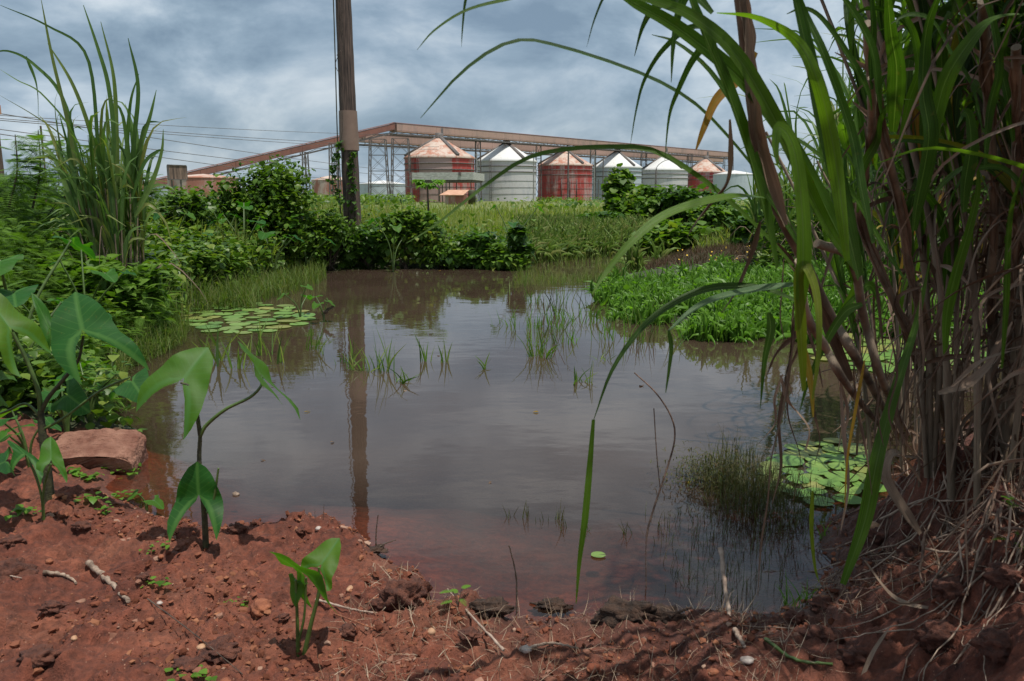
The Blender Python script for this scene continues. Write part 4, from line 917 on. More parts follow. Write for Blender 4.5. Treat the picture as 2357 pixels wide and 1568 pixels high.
def taro_small():
    g = ground_at(694, 1512); p = px(g[1]); t = thing('taro_plant', 'small young taro plant nearest the camera with narrow dark leaves', 'plant', g, 'taro plants on the red bank')
    stalk(t, [p(686, 1506)-[0, 0, .01], p(684, 1420), p(681, 1335)], .006, .0035); stalk(t, [p(699, 1514), p(715, 1440), p(734, 1363), p(734, 1306)], .0075, .0035)
    stalk(t, [p(686, 1480), p(700, 1420), p(705, 1330)], .004, .003)
    taro_leaf(t, p(734, 1308), p(781, 1237, .07), p(692, 1313, .0), p(752, 1362, -.04), .95, .1, .05)
    taro_leaf(t, p(703, 1324, -.03), p(625, 1264, -.04), p(714, 1407, .02), p(771, 1419, -.07), .6, .15, .08)
    taro_leaf(t, p(684, 1335, .01), p(676, 1398, -.02), p(672, 1320, .02), p(706, 1340), .98, .1, .1)
taro_small()
def taro_left():
    g = ground_at(114, 1150); p = px(g[1]); t = thing('taro_plant', 'big taro plant at the left edge with the broadest leaves', 'plant', g, 'taro plants on the red bank')
    stalk(t, [g-[0, 0, .03], p(106, 1060), p(97, 990), p(94, 945)], .022, .012, 'dstalk', 'stem')
    stalk(t, [p(94, 950), p(112, 915), p(145, 875), p(180, 830), p(192, 773)], .010, .005, 'dstalk')
    stalk(t, [p(94, 950), p(88, 900), p(62, 830), p(29, 765)], .011, .006)
    stalk(t, [p(94, 960), p(60, 930), p(20, 945), p(-20, 960)], .006, .004); stalk(t, [p(97, 990), p(150, 960), p(230, 900), p(300, 868)], .006, .004)
    taro_leaf(t, p(192, 772, -.05), p(170, 668, .12), p(184, 880, -.16), p(340, 848, -.1), .12, .08, .05)
    taro_leaf(t, p(29, 765, -.12), p(-45, 655, -.05), p(50, 868, -.2), p(128, 818, -.05), .97, .10, .09)
    taro_leaf(t, p(118, 765, .2), p(74, 672, .25), p(118, 815, .2), p(146, 790, .25), .4, .1, .05)
    taro_leaf(t, p(300, 872, .15), p(334, 920, .1), p(256, 915, .1), p(330, 862, .3), .1, .1, .1)
    taro_leaf(t, p(150, 905, .1), p(205, 945, .05), p(110, 940, .05), p(150, 870, .2), .2, .1, .1)
    taro_leaf(t, p(-10, 880, -.1), p(-60, 960, -.1), p(20, 940, -.1), p(40, 880, .1), .85, .1, .1)
    g2 = ground_at(101, 1198); p = px(g2[1]); t = thing('taro_plant', 'low taro seedling with drooping leaves under the broadest leaves', 'plant', g2, 'taro plants on the red bank')
    stalk(t, [g2-[0, 0, .01], p(99, 1150), p(104, 1110), p(118, 1068)], .006, .004); stalk(t, [g2, p(95, 1140), p(80, 1090), p(62, 1052)], .005, .004)
    taro_leaf(t, p(118, 1066), p(116, 1003, .08), p(92, 1100, -.05), p(152, 1110, -.05), .7, .1, .05)
    taro_leaf(t, p(62, 1050), p(22, 1012, .08), p(94, 1118, -.06), p(30, 1090, -.04), .2, .1, .05)
    taro_leaf(t, p(18, 1060, -.05), p(-30, 1080, .0), p(30, 1040, .1), p(35, 1090, -.04), .1, .1, .05)
taro_left()
def taro_rand(lab, u, v, Y, H_, nl, s, seed, mat='taro', group='taro plants of the far banks', name='taro_plant'):
    rr = np.random.default_rng(seed); g = at(u, v, Y=Y); g[2] = max(hz(g[0], g[1]), 0) if H_ > 0 else g[2]; H_ = abs(H_); t = thing(name, lab, 'plant', g, group)
    for k in range(nl):
        a = k*2.2+rr.uniform(-.5, .5)+seed; h = H_*rr.uniform(.55, 1.05); q = H_*rr.uniform(.15, .45); A = g + np.array([math.cos(a)*q, math.sin(a)*q, h])
        stalk(t, [g-[0, 0, .01], g+[math.cos(a)*q*.25, math.sin(a)*q*.25, h*.55], A], s*.045, s*.025)
        o = np.array([math.cos(a), math.sin(a), 0]); sd = np.array([-math.sin(a), math.cos(a), 0]); dn = rr.uniform(.2, 1.0); L = s*rr.uniform(.75, 1.15)
        T = A + (o*.8-[0, 0, dn*.6])*L*.62; bk = A + (-o*.5+[0, 0, dn*.25])*L*.45
        taro_leaf(t, A, T, bk-sd*.33*L, bk+sd*.33*L, rr.uniform(0, 1), rr.uniform(.05, .2), rr.uniform(.03, .12), mat)
for k, a in enumerate([('glossy taro plant before the tallest shrub, highest of its group', 565, 600, 13.2, 1.15, 6, .34), ('glossy taro plant with leaves over the left waterline', 630, 640, 13.0, .85, 6, .34), ('taro plant at the left foot of the tallest shrub', 520, 600, 13.5, .9, 5, .3),
        ('taro plant between the tallest shrub and the wooden pole', 705, 590, 14.2, 1.05, 5, .3), ('taro plant left of the glossy ones in the seed grass', 470, 650, 11.5, .7, 4, .26), ('taro plant below the sign board', 390, 500, 12, .75, 4, .3),
        ('big leafed taro at the left edge over the dark hollow', 40, 800, 4.6, .95, 5, .28), ('taro plant deep in the ferns at mid left', 190, 640, 6.5, .8, 4, .24), ('taro plant at the pond edge behind the broadest leaves', 240, 830, 4.9, .45, 5, .2),
        ('dark taro plant by the water left of the concrete block', 205, 930, 4.3, .35, 6, .18), ('taro in front of the bank bush right of the pole', 905, 600, 14.6, .95, 4, .26), ('single pointed taro leaf before the meadow', 1090, 560, 15.2, .75, 2, .34),
        ('taro with one raised leaf at the end of the bank', 1180, 560, 15.0, 1.25, 3, .3), ('taro seedling standing in the water left of the pole reflection', 690, 700, 8.9, .4, 3, .2), ('second taro seedling standing in the water by the lily pads', 745, 720, 8.6, .3, 3, .18),
        ('taro plant among ferns close to the left edge', 110, 700, 5.6, .85, 4, .22), ('taro plant at the foot of the broadest leaves', 60, 1000, 3.6, .3, 5, .16), ('tiny taro seedling in the shallow water beside the concrete block', 336, 1150, 3.3, .09, 2, .10),
        ('taro plant with leaves hanging over the bank in the lower left', 150, 960, 4.0, .32, 5, .17)]):
    taro_rand(*a, seed=200+k)
# ------------------------------------------------------------------ lily pads
def pad_mesh(seed):
    rr = np.random.default_rng(seed); n = 30; mb = MB(); V = [(0, 0, 0)]; C = [(0.3, 0, 0)]; F3 = []
    for ring, r in ((1, .55), (2, .93), (3, 1.0)):
        for k in range(n+1):
            a = .12+(2*math.pi-.24)*k/n; q = r*(1+.02*math.sin(a*5+seed)+.012*math.sin(a*13)); V.append((q*math.cos(a), q*math.sin(a)*.96, .012*(ring == 3)*(1+math.sin(a*3+seed)))); C.append((.3+.5*abs(math.sin(a*6)), r*.7, 0))
    F3 = [(0, 1+k, 2+k) for k in range(n)]; mb.add(V, F3, C); mb.add(V, strip(1, n+1, 3), C); return mb
def lily_pads():
    groups = [
     ('left', [(430, 745, 700, 700)], 72, 'round green lily pad floating in the raft at the left of the pond', 'lily pads of the left raft', .125, lambda u, v: ((u-560)/150)**2+((v-733)/36)**2 < 1),
     ('right', None, 60, 'big green lily pad crowded in the raft beside the sedge clump', 'lily pads of the right raft', .085, lambda u, v: (((u-1895)/125)**2+((v-1090)/72)**2 < 1) & (v > 1010)),
     ('back', None, 44, 'yellow green lily pad floating behind the dark cane stems', 'lily pads behind the cane', .17, lambda u, v: ((u-2060)/190)**2+((v-812)/46)**2 < 1)]
    for gi, (nm, _, n, lab, grp, R, inside) in enumerate(groups):
        rr = np.random.default_rng(300+gi); src = None; pos = []; tries = 0
        box_ = {'left': (400, 720, 690, 775), 'right': (1760, 2040, 1010, 1170), 'back': (1880, 2260, 765, 860)}[nm]
        while len(pos) < n and tries < 9000:
            tries += 1; u = rr.uniform(box_[0], box_[1]); v = rr.uniform(box_[2], box_[3])
            if not inside(u, v): continue
            q = at(u, v, z=0.0); r = R*rr.uniform(.6, 1.15)
            if all(np.hypot(*(q-p)[:2]) > (r+s)*(.92 if nm == 'left' else .78) for p, s in pos): pos.append((q, r))
        for k, (q, r) in enumerate(pos):
            if src is None:
                src = pad_mesh(gi*5).build('lily_pad', M['pad'])
                o = src
            else: o = src.copy(); COL.objects.link(o)
            tag(o, lab, 'lily pad', grp); o.location = (q[0], q[1], .008+.0016*(k % 5)+.002*rr.uniform()); o.scale = (r, r, r*.5); o.rotation_euler = (rr.normal()*.025, rr.normal()*.025, rr.uniform(0, 6.28))
    q = at(1377, 1352-72, z=0.0); o = pad_mesh(9).build('lily_pad', M['pad']); tag(o, 'single small lily pad alone in the dark water near the camera', 'lily pad'); o.location = (q[0], q[1], .006); o.scale = (.028, .028, .02)
lily_pads()

# ------------------------------------------------------------------ grass tufts standing in the water
def tuft(lab, u, v, n, h, w, seed, mat='bright', lean=.6, group='grass tufts standing in the water', R=.03, px_=None):
    rr = np.random.default_rng(seed); q = at(u, v, z=0.0); t = thing('grass_tuft', lab, 'grass tuft', q, group); mb = MB(); w *= 1.1; h *= 1.2; n += 2
    for k in range(n):
        a = rr.uniform(0, 6.28); b = q+[R*rr.normal(), R*rr.normal(), -.03]; L = h*rr.uniform(.5, 1.15); l = rr.uniform(.05, lean); d = np.array([math.cos(a)*l, math.sin(a)*l, 1]); d /= np.linalg.norm(d)
        P = catmull([b, b+d*L*.5, b+d*L-[0, 0, .12*L*l]+np.array([math.cos(a), math.sin(a), 0])*L*l*.35], 7); ribbon(mb, P, bladew(7, w*rr.uniform(.7, 1.3)), [rr.normal(), -1, .3], .2, rr.uniform(0, 1), rr.uniform(-.6, .6))
    mb.build('blades', M[mat], t)
TU = [(480, 845, 5, .30, .016), (510, 830, 6, .32, .014), (590, 820, 4, .34, .014), (620, 815, 3, .28, .012), (650, 835, 3, .24, .012), (715, 805, 4, .24, .012), (740, 815, 3, .24, .01), (545, 850, 3, .22, .014),
      (800, 835, 9, .22, .009), (815, 850, 8, .18, .008), (835, 855, 8, .18, .009), (868, 850, 7, .22, .010), (885, 855, 9, .30, .010), (925, 880, 9, .16, .011), (985, 833, 4, .26, .014), (1020, 834, 3, .22, .014),
      (1122, 850, 3, .17, .012), (1225, 822, 6, .24, .009), (1240, 820, 9, .26, .011), (1258, 824, 6, .2, .009), (1330, 880, 3, .19, .012), (1350, 882, 3, .16, .009), (1390, 830, 6, .10, .006)]
WH = ['left of the nearest taro', 'right of the leaning taro leaf', 'before the left lily raft', 'left of the pole reflection', 'on the pole reflection', 'right of the pole reflection', 'in mid pond', 'right of mid pond']
for k, (u, v, n, h, w) in enumerate(TU):
    ll = 'grass tuft %s in open water, %s' % (WH[min(7, int((u-470)/115))], ['few thin blades', 'leaning blades', 'splayed blades'][k % 3])
    tuft(ll, u, v, n, h, w, 400+k, 'shrub' if k % 3 else 'reed', lean=.5 if h > .2 else 1.3)
# many thin tufts in front of the bright shore grass
rr = np.random.default_rng(7); k = 0
for k in range(46):
    v = rr.uniform(672, 800); u = rr.uniform(1150+(v-672)*1.0, 1440+(v-672)*1.25) if k % 5 else rr.uniform(1150, 1300)
    q = at(u, v, z=0.0)
    if SD(q[0], q[1]) > 0: continue
    tuft('thin sparse tuft in the water in front of the bright shore grass', u, v, int(rr.integers(3, 8)), rr.uniform(.16, .32), .008, 500+k, ['bright', 'reed', 'weed'][k % 3], .5, 'sparse tufts by the bright shore grass', R=.07)
for k, (u, v, n, h) in enumerate([(1175, 1190, 3, .10), (1215, 1190, 3, .10), (1245, 1200, 3, .07), (1285, 1195, 5, .11), (1300, 1215, 4, .10), (1350, 1225, 3, .06), (1440, 1230, 4, .10)]):
    tuft('dark wispy tuft in the dim water %s' % ['farthest left of its row', 'second from the left of its row', 'shortest in mid row', 'widest of its row', 'just left of the hanging blade', 'right of the hanging blade', 'below the brown drooping stem'][k], u, v, n, h, .0035, 560+k, 'weed', .4, 'dark wispy tufts', R=.012)
for k, (u, v) in enumerate([(1830, 1395), (1855, 1380), (1815, 1405), (1900, 1240)]):
    tuft('short green tuft at the foot of the right bank', u, v, 9, .10, .004, 580+k, 'bright', .5, 'short tufts below the right bank', R=.02)
# sedge clump in the water at the right
def sedge():
    q = at(1690, 1110, z=0.0); t = thing('sedge_clump', 'dark brownish sedge clump standing in the water beside the right lily raft', 'sedge', q)
    pts = []; 
    while len(pts) < 620:
        u = rng.uniform(1590, 1870); v = rng.uniform(1040, 1215)
        if ((u-1725)/140)**2+((v-1125)/80)**2 < rng.uniform(.2, 1): pts.append(at(u, v, z=-.02))
    P = np.array(pts); mb = MB(); n = len(P); hgt = .17*np.exp(-((P[:, 0]-q[0])/.20)**2)+.06; scat(mb, BL2, P, U(0, 6.3, n), U(-.3, .3, n), .0035, hgt*U(.6, 1.2, n), U(0, 1, n)); mb.build('stems', M['weed'], t)
    mb = MB(); n = 1900; c = at(1650, 1085, z=.05); D = rng.normal(size=(n, 3))*[.10, .10, .045]; P = c+D; P[:, 2] = np.maximum(P[:, 2], .005); scat(mb, LA, P, U(0, 6.3, n), U(-1, 1, n), .012, .026, U(0, 1, n), sy=.026); mb.build('fine_foliage', M['weed'], t)
    mb = MB(); n = 1300; c = at(1760, 1150, z=.05); P = c+rng.normal(size=(n, 3))*[.12, .12, .035]; P[:, 2] = np.maximum(P[:, 2], .004); scat(mb, BL2, P, U(0, 6.3, n), U(-1.2, 1.2, n), .003, .06, U(0, 1, n)); mb.build('fine_foliage', M['weed'], t)
sedge()
mb = MB(); P = []
while len(P) < 420:
    u = rng.uniform(1480, 1880); v = rng.uniform(1180, 1400); q = at(u, v, z=0.001)
    if SD(q[0], q[1]) < -.02 and rng.uniform() < 1.2-abs(u-1680)/260-(v-1180)/300: P.append(q)
P = np.array(P); n = len(P); scat(mb, BL2, P-[0, 0, .02], U(0, 6.3, n), U(-.35, .35, n), .0028, .05+U(0, .07, n), U(0, 1, n)); stuff(mb, 'sparse_sedge', 'weed', 'fine dark sedge stems scattered in the dim water at lower right')
# tiny yellow flowers over the brown weeds
fm = MB(); V_, F_ = ICO1; rr = np.random.default_rng(5)
for k in range(26):
    u = rr.uniform(1560, 1760); v = rr.uniform(560, 600); q = at(u, v, z=.32); s = .017
    if k == 0:
        for j in range(6):
            a = j*1.047; scatter(fm, OV[0], rotm(np.array([a]), np.array([.2]))*np.array([1, 1, 1.]), np.zeros((1, 3)), np.array([.5]))
        src = fm.build('yellow_flower', M['flower']); o = src
    else: o = src.copy(); COL.objects.link(o)
    o.location = q; o.scale = (s, s, s); o.rotation_euler = (rr.uniform(.3, 1.3), 0, rr.uniform(-.6, .6)); tag(o, 'tiny yellow flower above the reddish brown weeds', 'flower', 'yellow flowers over the brown weeds')

FLO = [(850, 618), (905, 621), (940, 617), (1010, 623), (760, 1020), (1010, 820), (1240, 950), (1130, 1110), (930, 900), (700, 950), (1480, 890), (1350, 760), (1585, 1110), (600, 1060), (1190, 690)]
WL = ['first below the far bank from the left', 'second below the far bank', 'third below the far bank', 'rightmost below the far bank', 'left of the pole reflection', 'in mid pond between tufts', 'right of mid pond', 'near the dark wispy tufts', 'behind the mid pond tufts', 'right of the arching taro leaf', 'by the drooping stem', 'near the sparse tufts', 'left of the sedge clump', 'right of the tallest taro stem', 'in the bush reflection']
for k, (u, v) in enumerate(FLO):
    q = at(u, v, z=0.0); s_ = .02+.012*q[1]/3*((k*7) % 4+1)/3; mb = MB(); scatter(mb, (OV, LA)[k % 2][k % 3], rotm(np.array([k*1.3]), np.array([.05]))*s_, q[None]+[0, 0, .004], np.array([(k*.31) % 1])); o = mb.build('floating_leaf', M['dry' if k % 3 else 'yellow']); tag(o, 'dead leaf floating on the water, '+WL[k], 'leaf', 'dead leaves floating on the pond')
# ------------------------------------------------------------------ climbing vine on the pole
def pole_vine():
    Y = 16.35; b = at(812, 560, Y=Y); t = thing('climbing_vine', 'thin vine with heart leaves climbing the wooden pole under the sleeve', 'vine', b); mb = MB(); lf = MB()
    for pts in ([(800, 560), (806, 480), (812, 420), (806, 385), (816, 352)], [(822, 560), (818, 460), (808, 400), (812, 352)], [(778, 560), (784, 470), (770, 400), (778, 340), (788, 300), (786, 200), (789, 100), (786, 10)], [(786, 330), (770, 370), (765, 420), (780, 470)],
                [(789, 180), (772, 150), (784, 118), (775, 128)], [(787, 75), (782, 55), (790, 20)]):
        P = catmull([at(u, v, Y=Y) for u, v in pts], 60); tube(mb, P, .006, 5)
        if pts[0][1] > 300:
            Q = P[rng.integers(0, 60 if pts[0][0] != 778 else 30, 46)]+rng.normal(size=(46, 3))*[.035, .02, .03]; n = 46; scat(lf, HE, Q, U(0, 6.3, n), U(-1.3, .2, n), .085, .085, U(0, 1, n))
    mb.build('tendrils', M['twig'], t); lf.build('leaves', M['vine'], t)
pole_vine()

# ------------------------------------------------------------------ rocks, clods, sticks on the red bank
M['redrock'] = plain_mat('laterite_rock', (.16, .05, .025), (.34, .12, .055), 30, .85, .6, 60)
M['clod'] = plain_mat('laterite_clod', (.06, .022, .015), (.17, .06, .035), 35, .95, 1.0, 70)
M['darkclod'] = plain_mat('dark_clod', (.025, .015, .010), (.085, .045, .028), 35, .95, 1.0, 70)
M['white'] = plain_mat('pale_stone', (.30, .22, .18), (.55, .48, .42), 30, .7, .2)
M['tan'] = plain_mat('tan_stone', (.33, .17, .09), (.5, .3, .18), 30, .8, .3)
M['block'] = plain_mat('stained_concrete', (.15, .055, .033), (.30, .15, .10), 9, .9, .8, 60)
def rock_at(name, lab, cat, u, v, s, mat, seed, sink=.3, rough=.4, base=None, group=None, freq=1.6):
    g = ground_at(u, v); g = g + [0, 0, s[2]*(1-2*sink)*.6]; mb = MB(); rock(mb, (0, 0, 0), s, seed, base or ICO3, rough, freq); o = mb.build(name, M[mat]); o.location = g; return tag(o, lab, cat, group)
rock_at('rock', 'orange laterite rock on the red bank left of the youngest taro', 'rock', 600, 1412, (.034, .03, .026), 'redrock', 3, base=ICO4)
for k, a in enumerate([('large crumbly red clod at the water edge right of the youngest taro', 925, 1392, (.062, .05, .05), 'clod', 0.25), ('red clod under the large crumbly one, on its right', 965, 1370, (.04, .035, .045), 'clod', .25),
        ('brown mud clod with dead grass at the lower water edge', 1450, 1425, (.085, .05, .038), 'darkclod', .25), ('dark lump right of the brown mud clod', 1530, 1425, (.06, .04, .03), 'darkclod', .3), ('mossy brown clod left of the thin upright twig', 1130, 1412, (.06, .035, .025), 'darkclod', .3),
        ('mud lump awash between the thin twig and the brown clod', 1270, 1395, (.06, .035, .02), 'darkclod', .45), ('crumbly red clod in the middle of the bank', 510, 1500, (.05, .045, .025), 'clod', .4), ('crumbly red clod at the left edge of the bank', 25, 1330, (.07, .05, .045), 'clod', .35),
        ('small red clod at the bank edge right of the tallest taro', 545, 1222, (.03, .025, .02), 'clod', .2), ('soil lump at the bank corner by the pole reflection', 860, 1270, (.045, .03, .015), 'darkclod', .35), ('red clod beside the large crumbly one, on its left', 880, 1400, (.04, .03, .03), 'clod', .35)]
        + [('clod on the shaded right bank, %s' % w, u, v, (sx, sx*.8, sx*.6), 'clod', .3) for w, u, v, sx in [('left of the curled dead leaf', 2030, 1240, .05), ('under the curled dead leaf', 2100, 1290, .055), ('lowest and farthest right', 2300, 1500, .05), ('near the right edge below the roots', 2320, 1340, .05), ('at the bottom by the upright dead leaf', 1960, 1520, .04),
            ('beside the green cane piece', 1890, 1470, .045), ('between the roots in the middle', 2190, 1380, .045), ('at the water below the hanging green blade', 1890, 1400, .04), ('small one at the water line', 1830, 1440, .03), ('bottom right of the bowing dead leaf', 2160, 1480, .06)]]
        + [('red clod on the open bank, %s' % w, u, v, (sx, sx*.85, sx*.5), 'clod', .35) for w, u, v, sx in [('left of the flaking root', 120, 1400, .03), ('at the bottom left corner', 90, 1530, .045), ('between the crumbly clod and the bottom edge', 430, 1540, .035), ('beside the shadow of the big left taro', 190, 1215, .03), ('near the left edge above the straw', 30, 1250, .04),
            ('right of the orange rock', 650, 1430, .02), ('right of the youngest taro, near its foot', 800, 1470, .025), ('small one at the waterline left of the white pebble', 690, 1230, .02), ('beside the bent pale branch', 1080, 1480, .03), ('between the tallest taro and the flaking root', 330, 1330, .018)]]):
    rock_at('soil_clod', a[0], 'clod', a[1], a[2], a[3], a[4], 30+k, a[5], .55, ICO4, 'soil clods along the water edge', 2.6)
for k, (lab, u, v, s, m) in enumerate([('white pebble at the bank edge in front of the water', 733, 1222, (.012, .01, .009), 'white'), ('flat pale chip of stone right of the youngest taro', 805, 1357, (.010, .022, .006), 'tan'), ('tan stone lying on the bank left of the orange rock', 465, 1498, (.014, .012, .008), 'tan'),
        ('yellowish pebble at the lower left', 172, 1478, (.009, .009, .008), 'tan'), ('pale pebble below the shadow of the tallest taro', 368, 1393, (.01, .008, .006), 'white'), ('tan pebble right of the crumbly clod', 992, 1458, (.013, .011, .011), 'tan'),
        ('grey white pebble at the bottom centre', 1210, 1500, (.017, .013, .011), 'white'), ('red pebble beside the tan stone', 472, 1552, (.012, .010, .008), 'redrock'), ('orange pebble left of the tallest taro shadow', 115, 1300, (.014, .012, .010), 'redrock'),
        ('orange pebble behind the tallest taro shadow', 372, 1285, (.012, .01, .008), 'redrock'), ('reddish pebble between rock and clod', 345, 1430, (.014, .010, .008), 'redrock'), ('pink pebble at the front of the bank', 520, 1590-15, (.016, .013, .01), 'redrock'),
        ('pale round stone at the foot of the right bank', 1720, 1530, (.02, .015, .01), 'white'), ('pink stone by the right lily raft', 2010, 1236-10, (.03, .022, .018), 'tan'), ('orange stone in the lower right soil', 1640, 1555, (.02, .015, .01), 'redrock')]):
    rock_at('pebble', lab, 'pebble', u, v, s, m, 70+k, .2, .3, ICO2, 'loose pebbles on the red bank')
mb = MB(); C_ = []   # crumbs of laterite: uncountable
n = 30000; x = U(-1.9, 2.3, n); y = U(1.85, 3.5, n); k_ = (SD(x, y) > -.02) & (fbm(x*4, y*4, 3, 12) > -.12+U(-.2, .25, n)); x, y = x[k_], y[k_]; z = HT(x, y)
s = .0018+.0105*U(0, 1, len(x))**6; V_, F_ = ICO1; n = len(x); sc = np.stack([s*U(.7, 1.4, n), s*U(.7, 1.4, n), s*U(.5, 1, n)], -1)
VV = V_[None]*sc[:, None, :]*(1+.35*rng.normal(size=(n, len(V_), 1))) + np.stack([x, y, z+s*.3], -1)[:, None, :]
cc = np.zeros((n, len(V_), 3)); cc[:, :, 2] = U(0, 1, n)[:, None]; mb.add(VV.reshape(-1, 3), (F_[None]+(np.arange(n)*len(V_))[:, None, None]).reshape(-1, 3), cc.reshape(-1, 3))
M['crumb'] = leaf_mat('soil_crumbs', [(.10, .035, .022), (.16, .055, .033), (.22, .085, .05), (.14, .05, .03), (.30, .13, .07), (.12, .04, .025), (.10, .035, .02), (.13, .05, .03), (.18, .06, .035), (.34, .22, .16)], 0.0, .9, spec=.1)
tag(mb.build('soil_crumbs', M['crumb'], None, False), 'small crumbs and grit of red laterite on the bank', None, kind='stuff')
def block():
    g = ground_at(240, 1060); c = g + [-.0, .035, .012]; t_ = MB(); import bmesh
    w, d, h = .16, .115, .085; prof = [(-w*1.6, -h), (-w*1.6, h*.55), (-w*.4, h*.95), (w*.62, h), (w*.86, h*.86), (w, h*.5), (w, -h)]; V = []
    sub = 7
    for j in range(sub):
        yy = -d+2*d*j/(sub-1); e = 1-.04*(abs(j-(sub-1)/2)/((sub-1)/2))**6
        for x, z in prof: V.append((x*e, yy, z*e if z > 0 else z))
    m = len(prof); t_.add(V, strip(0, m, sub)); t_.add([V[i] for i in range(m)], [(0, 6, 5, 4), (0, 4, 3, 2), (0, 2, 1, 1)][:2]+[(0, 2, 1, 0)][:0], None); t_.add([V[(sub-1)*m+i] for i in range(m)], [(4, 5, 6, 0), (2, 3, 4, 0)])
    t_.add([V[0], V[2], V[1]], [(0, 1, 2)]); t_.add([V[(sub-1)*m], V[(sub-1)*m+1], V[(sub-1)*m+2]], [(0, 1, 2)])
    o = t_.build('concrete_block', M['block'], None, False); o.location = c; o.rotation_euler = (math.radians(20), math.radians(5), math.radians(8)); tag(o, 'half buried pinkish concrete block with a rounded end at the left water edge', 'block')
    bv = o.modifiers.new('bevel', 'BEVEL'); bv.width = .012; bv.segments = 3; bv.limit_method = 'ANGLE'
    sb = o.modifiers.new('sub', 'SUBSURF'); sb.subdivision_type = 'SIMPLE'; sb.levels = sb.render_levels = 3
    tx = bpy.data.textures.new('chips', 'CLOUDS'); tx.noise_scale = .045; tx.noise_depth = 5; dp = o.modifiers.new('chips', 'DISPLACE'); dp.texture = tx; dp.strength = .028; dp.mid_level = .5
block()
def stick(name, lab, cat, pts, r, mat='twig', lift=.008, group=None, zs=None, ns=7, knots=0):
    P = []
    for i, q in enumerate(pts):
        if len(q) == 3: P.append(at(q[0], q[1], Y=q[2]))
        else: P.append(ground_at(*q)+[0, 0, lift])
    P = catmull(P, 22); n = 22; P = P + rng.normal(size=P.shape)*r*.15; mb = MB(); rr_ = np.linspace(r, r*.55, n)*(1+.18*np.sin(np.arange(n)*1.9)); tube(mb, P, rr_, ns); o = mb.build(name, M[mat]); return tag(o, lab, cat, group)
M['palestick'] = plain_mat('bleached_stick', (.22, .15, .11), (.42, .32, .25), 30, .85, .3)
stick('stick', 'thick flaking brown root lying on the left of the bank', 'stick', [(205, 1312), (245, 1345), (298, 1392)], .011, 'root', .012)
stick('stick', 'short brown stick left of the flaking root', 'stick', [(100, 1330), (145, 1330), (178, 1352)], .007, 'root')
stick('stick', 'straight pale straw stalk right of the youngest taro', 'stick', [(728, 1398), (800, 1408), (860, 1420)], .0042, 'palestick')
stick('stick', 'thin orange twig below the straight straw stalk', 'stick', [(770, 1420), (820, 1440), (880, 1475)], .003, 'redrock')
stick('stick', 'bent pale branch rising from the bottom centre towards the water', 'stick', [(1160, 1510), (1110, 1455), (1030, 1368)], .0045, 'palestick', .015)
stick('stick', 'grey stick leaning out of the water at lower right', 'stick', [(1658, 1262, 2.45), (1672, 1370, 2.33), (1690, 1480, 2.2)], .0085, 'palestick')
stick('stick', 'broken grey stick end on the soil under the leaning one', 'stick', [(1690, 1462), (1712, 1500)], .008, 'palestick')
stick('stick', 'dark root poking right from the brown mud clod', 'stick', [(1540, 1432), (1590, 1420)], .006, 'darkclod', .02)
stick('stick', 'straight green cane piece lying on the lower right soil', 'stick', [(1760, 1480), (1830, 1528), (1915, 1540)], .006, 'stalk')
stick('stick', 'brown forked stick along the bottom edge', 'stick', [(1205, 1500), (1270, 1490), (1330, 1500)], .005, 'root')
stick('stick', 'long faint dark twig crossing the lower left bank', 'stick', [(340, 1385), (450, 1470), (560, 1560)], .002, 'twig')
stick('stick', 'thin straw at the left edge of the bank', 'stick', [(0, 1328), (50, 1338)], .003, 'palestick')
stick('twig', 'thin upright twig standing at the near shore', 'twig', [(1189, 1440, 2.32), (1188, 1330, 2.33), (1172, 1255, 2.33)], .0032, 'twig')
stick('twig', 'dark thin twig at the bank corner by the pole reflection', 'twig', [(865, 1268, 2.85), (866, 1225, 2.85), (870, 1186, 2.85)], .003, 'twig'); stick('twig', 'second slanting twig at the bank corner', 'twig', [(868, 1262, 2.85), (890, 1250, 2.85), (912, 1243, 2.85)], .003, 'twig')
for k, (u, v, du) in enumerate([(728, 1222, -4), (742, 1220, 4)]): stick('twig', ['grass spike left of the white pebble', 'grass spike right of the white pebble'][k], 'twig', [(u, v, 2.95), (u+du*.5, v-25, 2.95), (u+du, v-50-10*k, 2.95)], .0012, 'twig')
rock_at('driftwood', 'small brown chip of debris floating left of the pole reflection', 'debris', 543, 1140, (.016, .012, .010), 'root', 91, .3, .4)
stick('driftwood', 'dark stub of wood sticking out beside the lily raft', 'stick', [(742, 722, 8.6), (768, 705, 8.6)], .022, 'twig')
mb = MB()   # dead grass litter
n = 2300; x = U(-.5, 2.2, n); y = U(1.8, 2.7, n); w_ = (SD(x, y) > .0)*(fbm(x*3, y*3, 3, 55) > -.05); x, y = x[w_ > 0], y[w_ > 0]; G = np.stack([x, y, HT(x, y)+.004], -1); n = len(G)
scat(mb, BL2, G, U(0, 6.3, n), U(.9, 1.6, n)*np.sign(U(-1, 1, n)), .0019*U(.6, 1.6, n), U(.03, .10, n), U(0, 1, n)); n2 = n//5; scat(mb, BL2, G[:n2], U(0, 6.3, n2), U(-.6, .6, n2), .0024, U(.03, .10, n2), U(0, 1, n2))
tag(mb.build('dead_grass', M['straw']), 'dry straw litter on the soil along the bottom right', None, kind='stuff')
mb = MB(); rr = np.random.default_rng(3)   # creeping green seedlings on the bank
for (u, v, s) in [(222, 1150, .03), (262, 1080, .03), (300, 1082, .03), (232, 1180, .02), (345, 1350, .02), (568, 1395, .02), (430, 1570, .02), (355, 1260, .015), (60, 1180, .03), (160, 1090, .03), (205, 1100, .03), (280, 1140, .02)]:
    g = ground_at(u, v, .005); P = g+rr.normal(size=(14, 3))*[.03, .02, .006]+[0, 0, .008]; leaves(mb, P, s, OV, tilt=(-.2, .5))
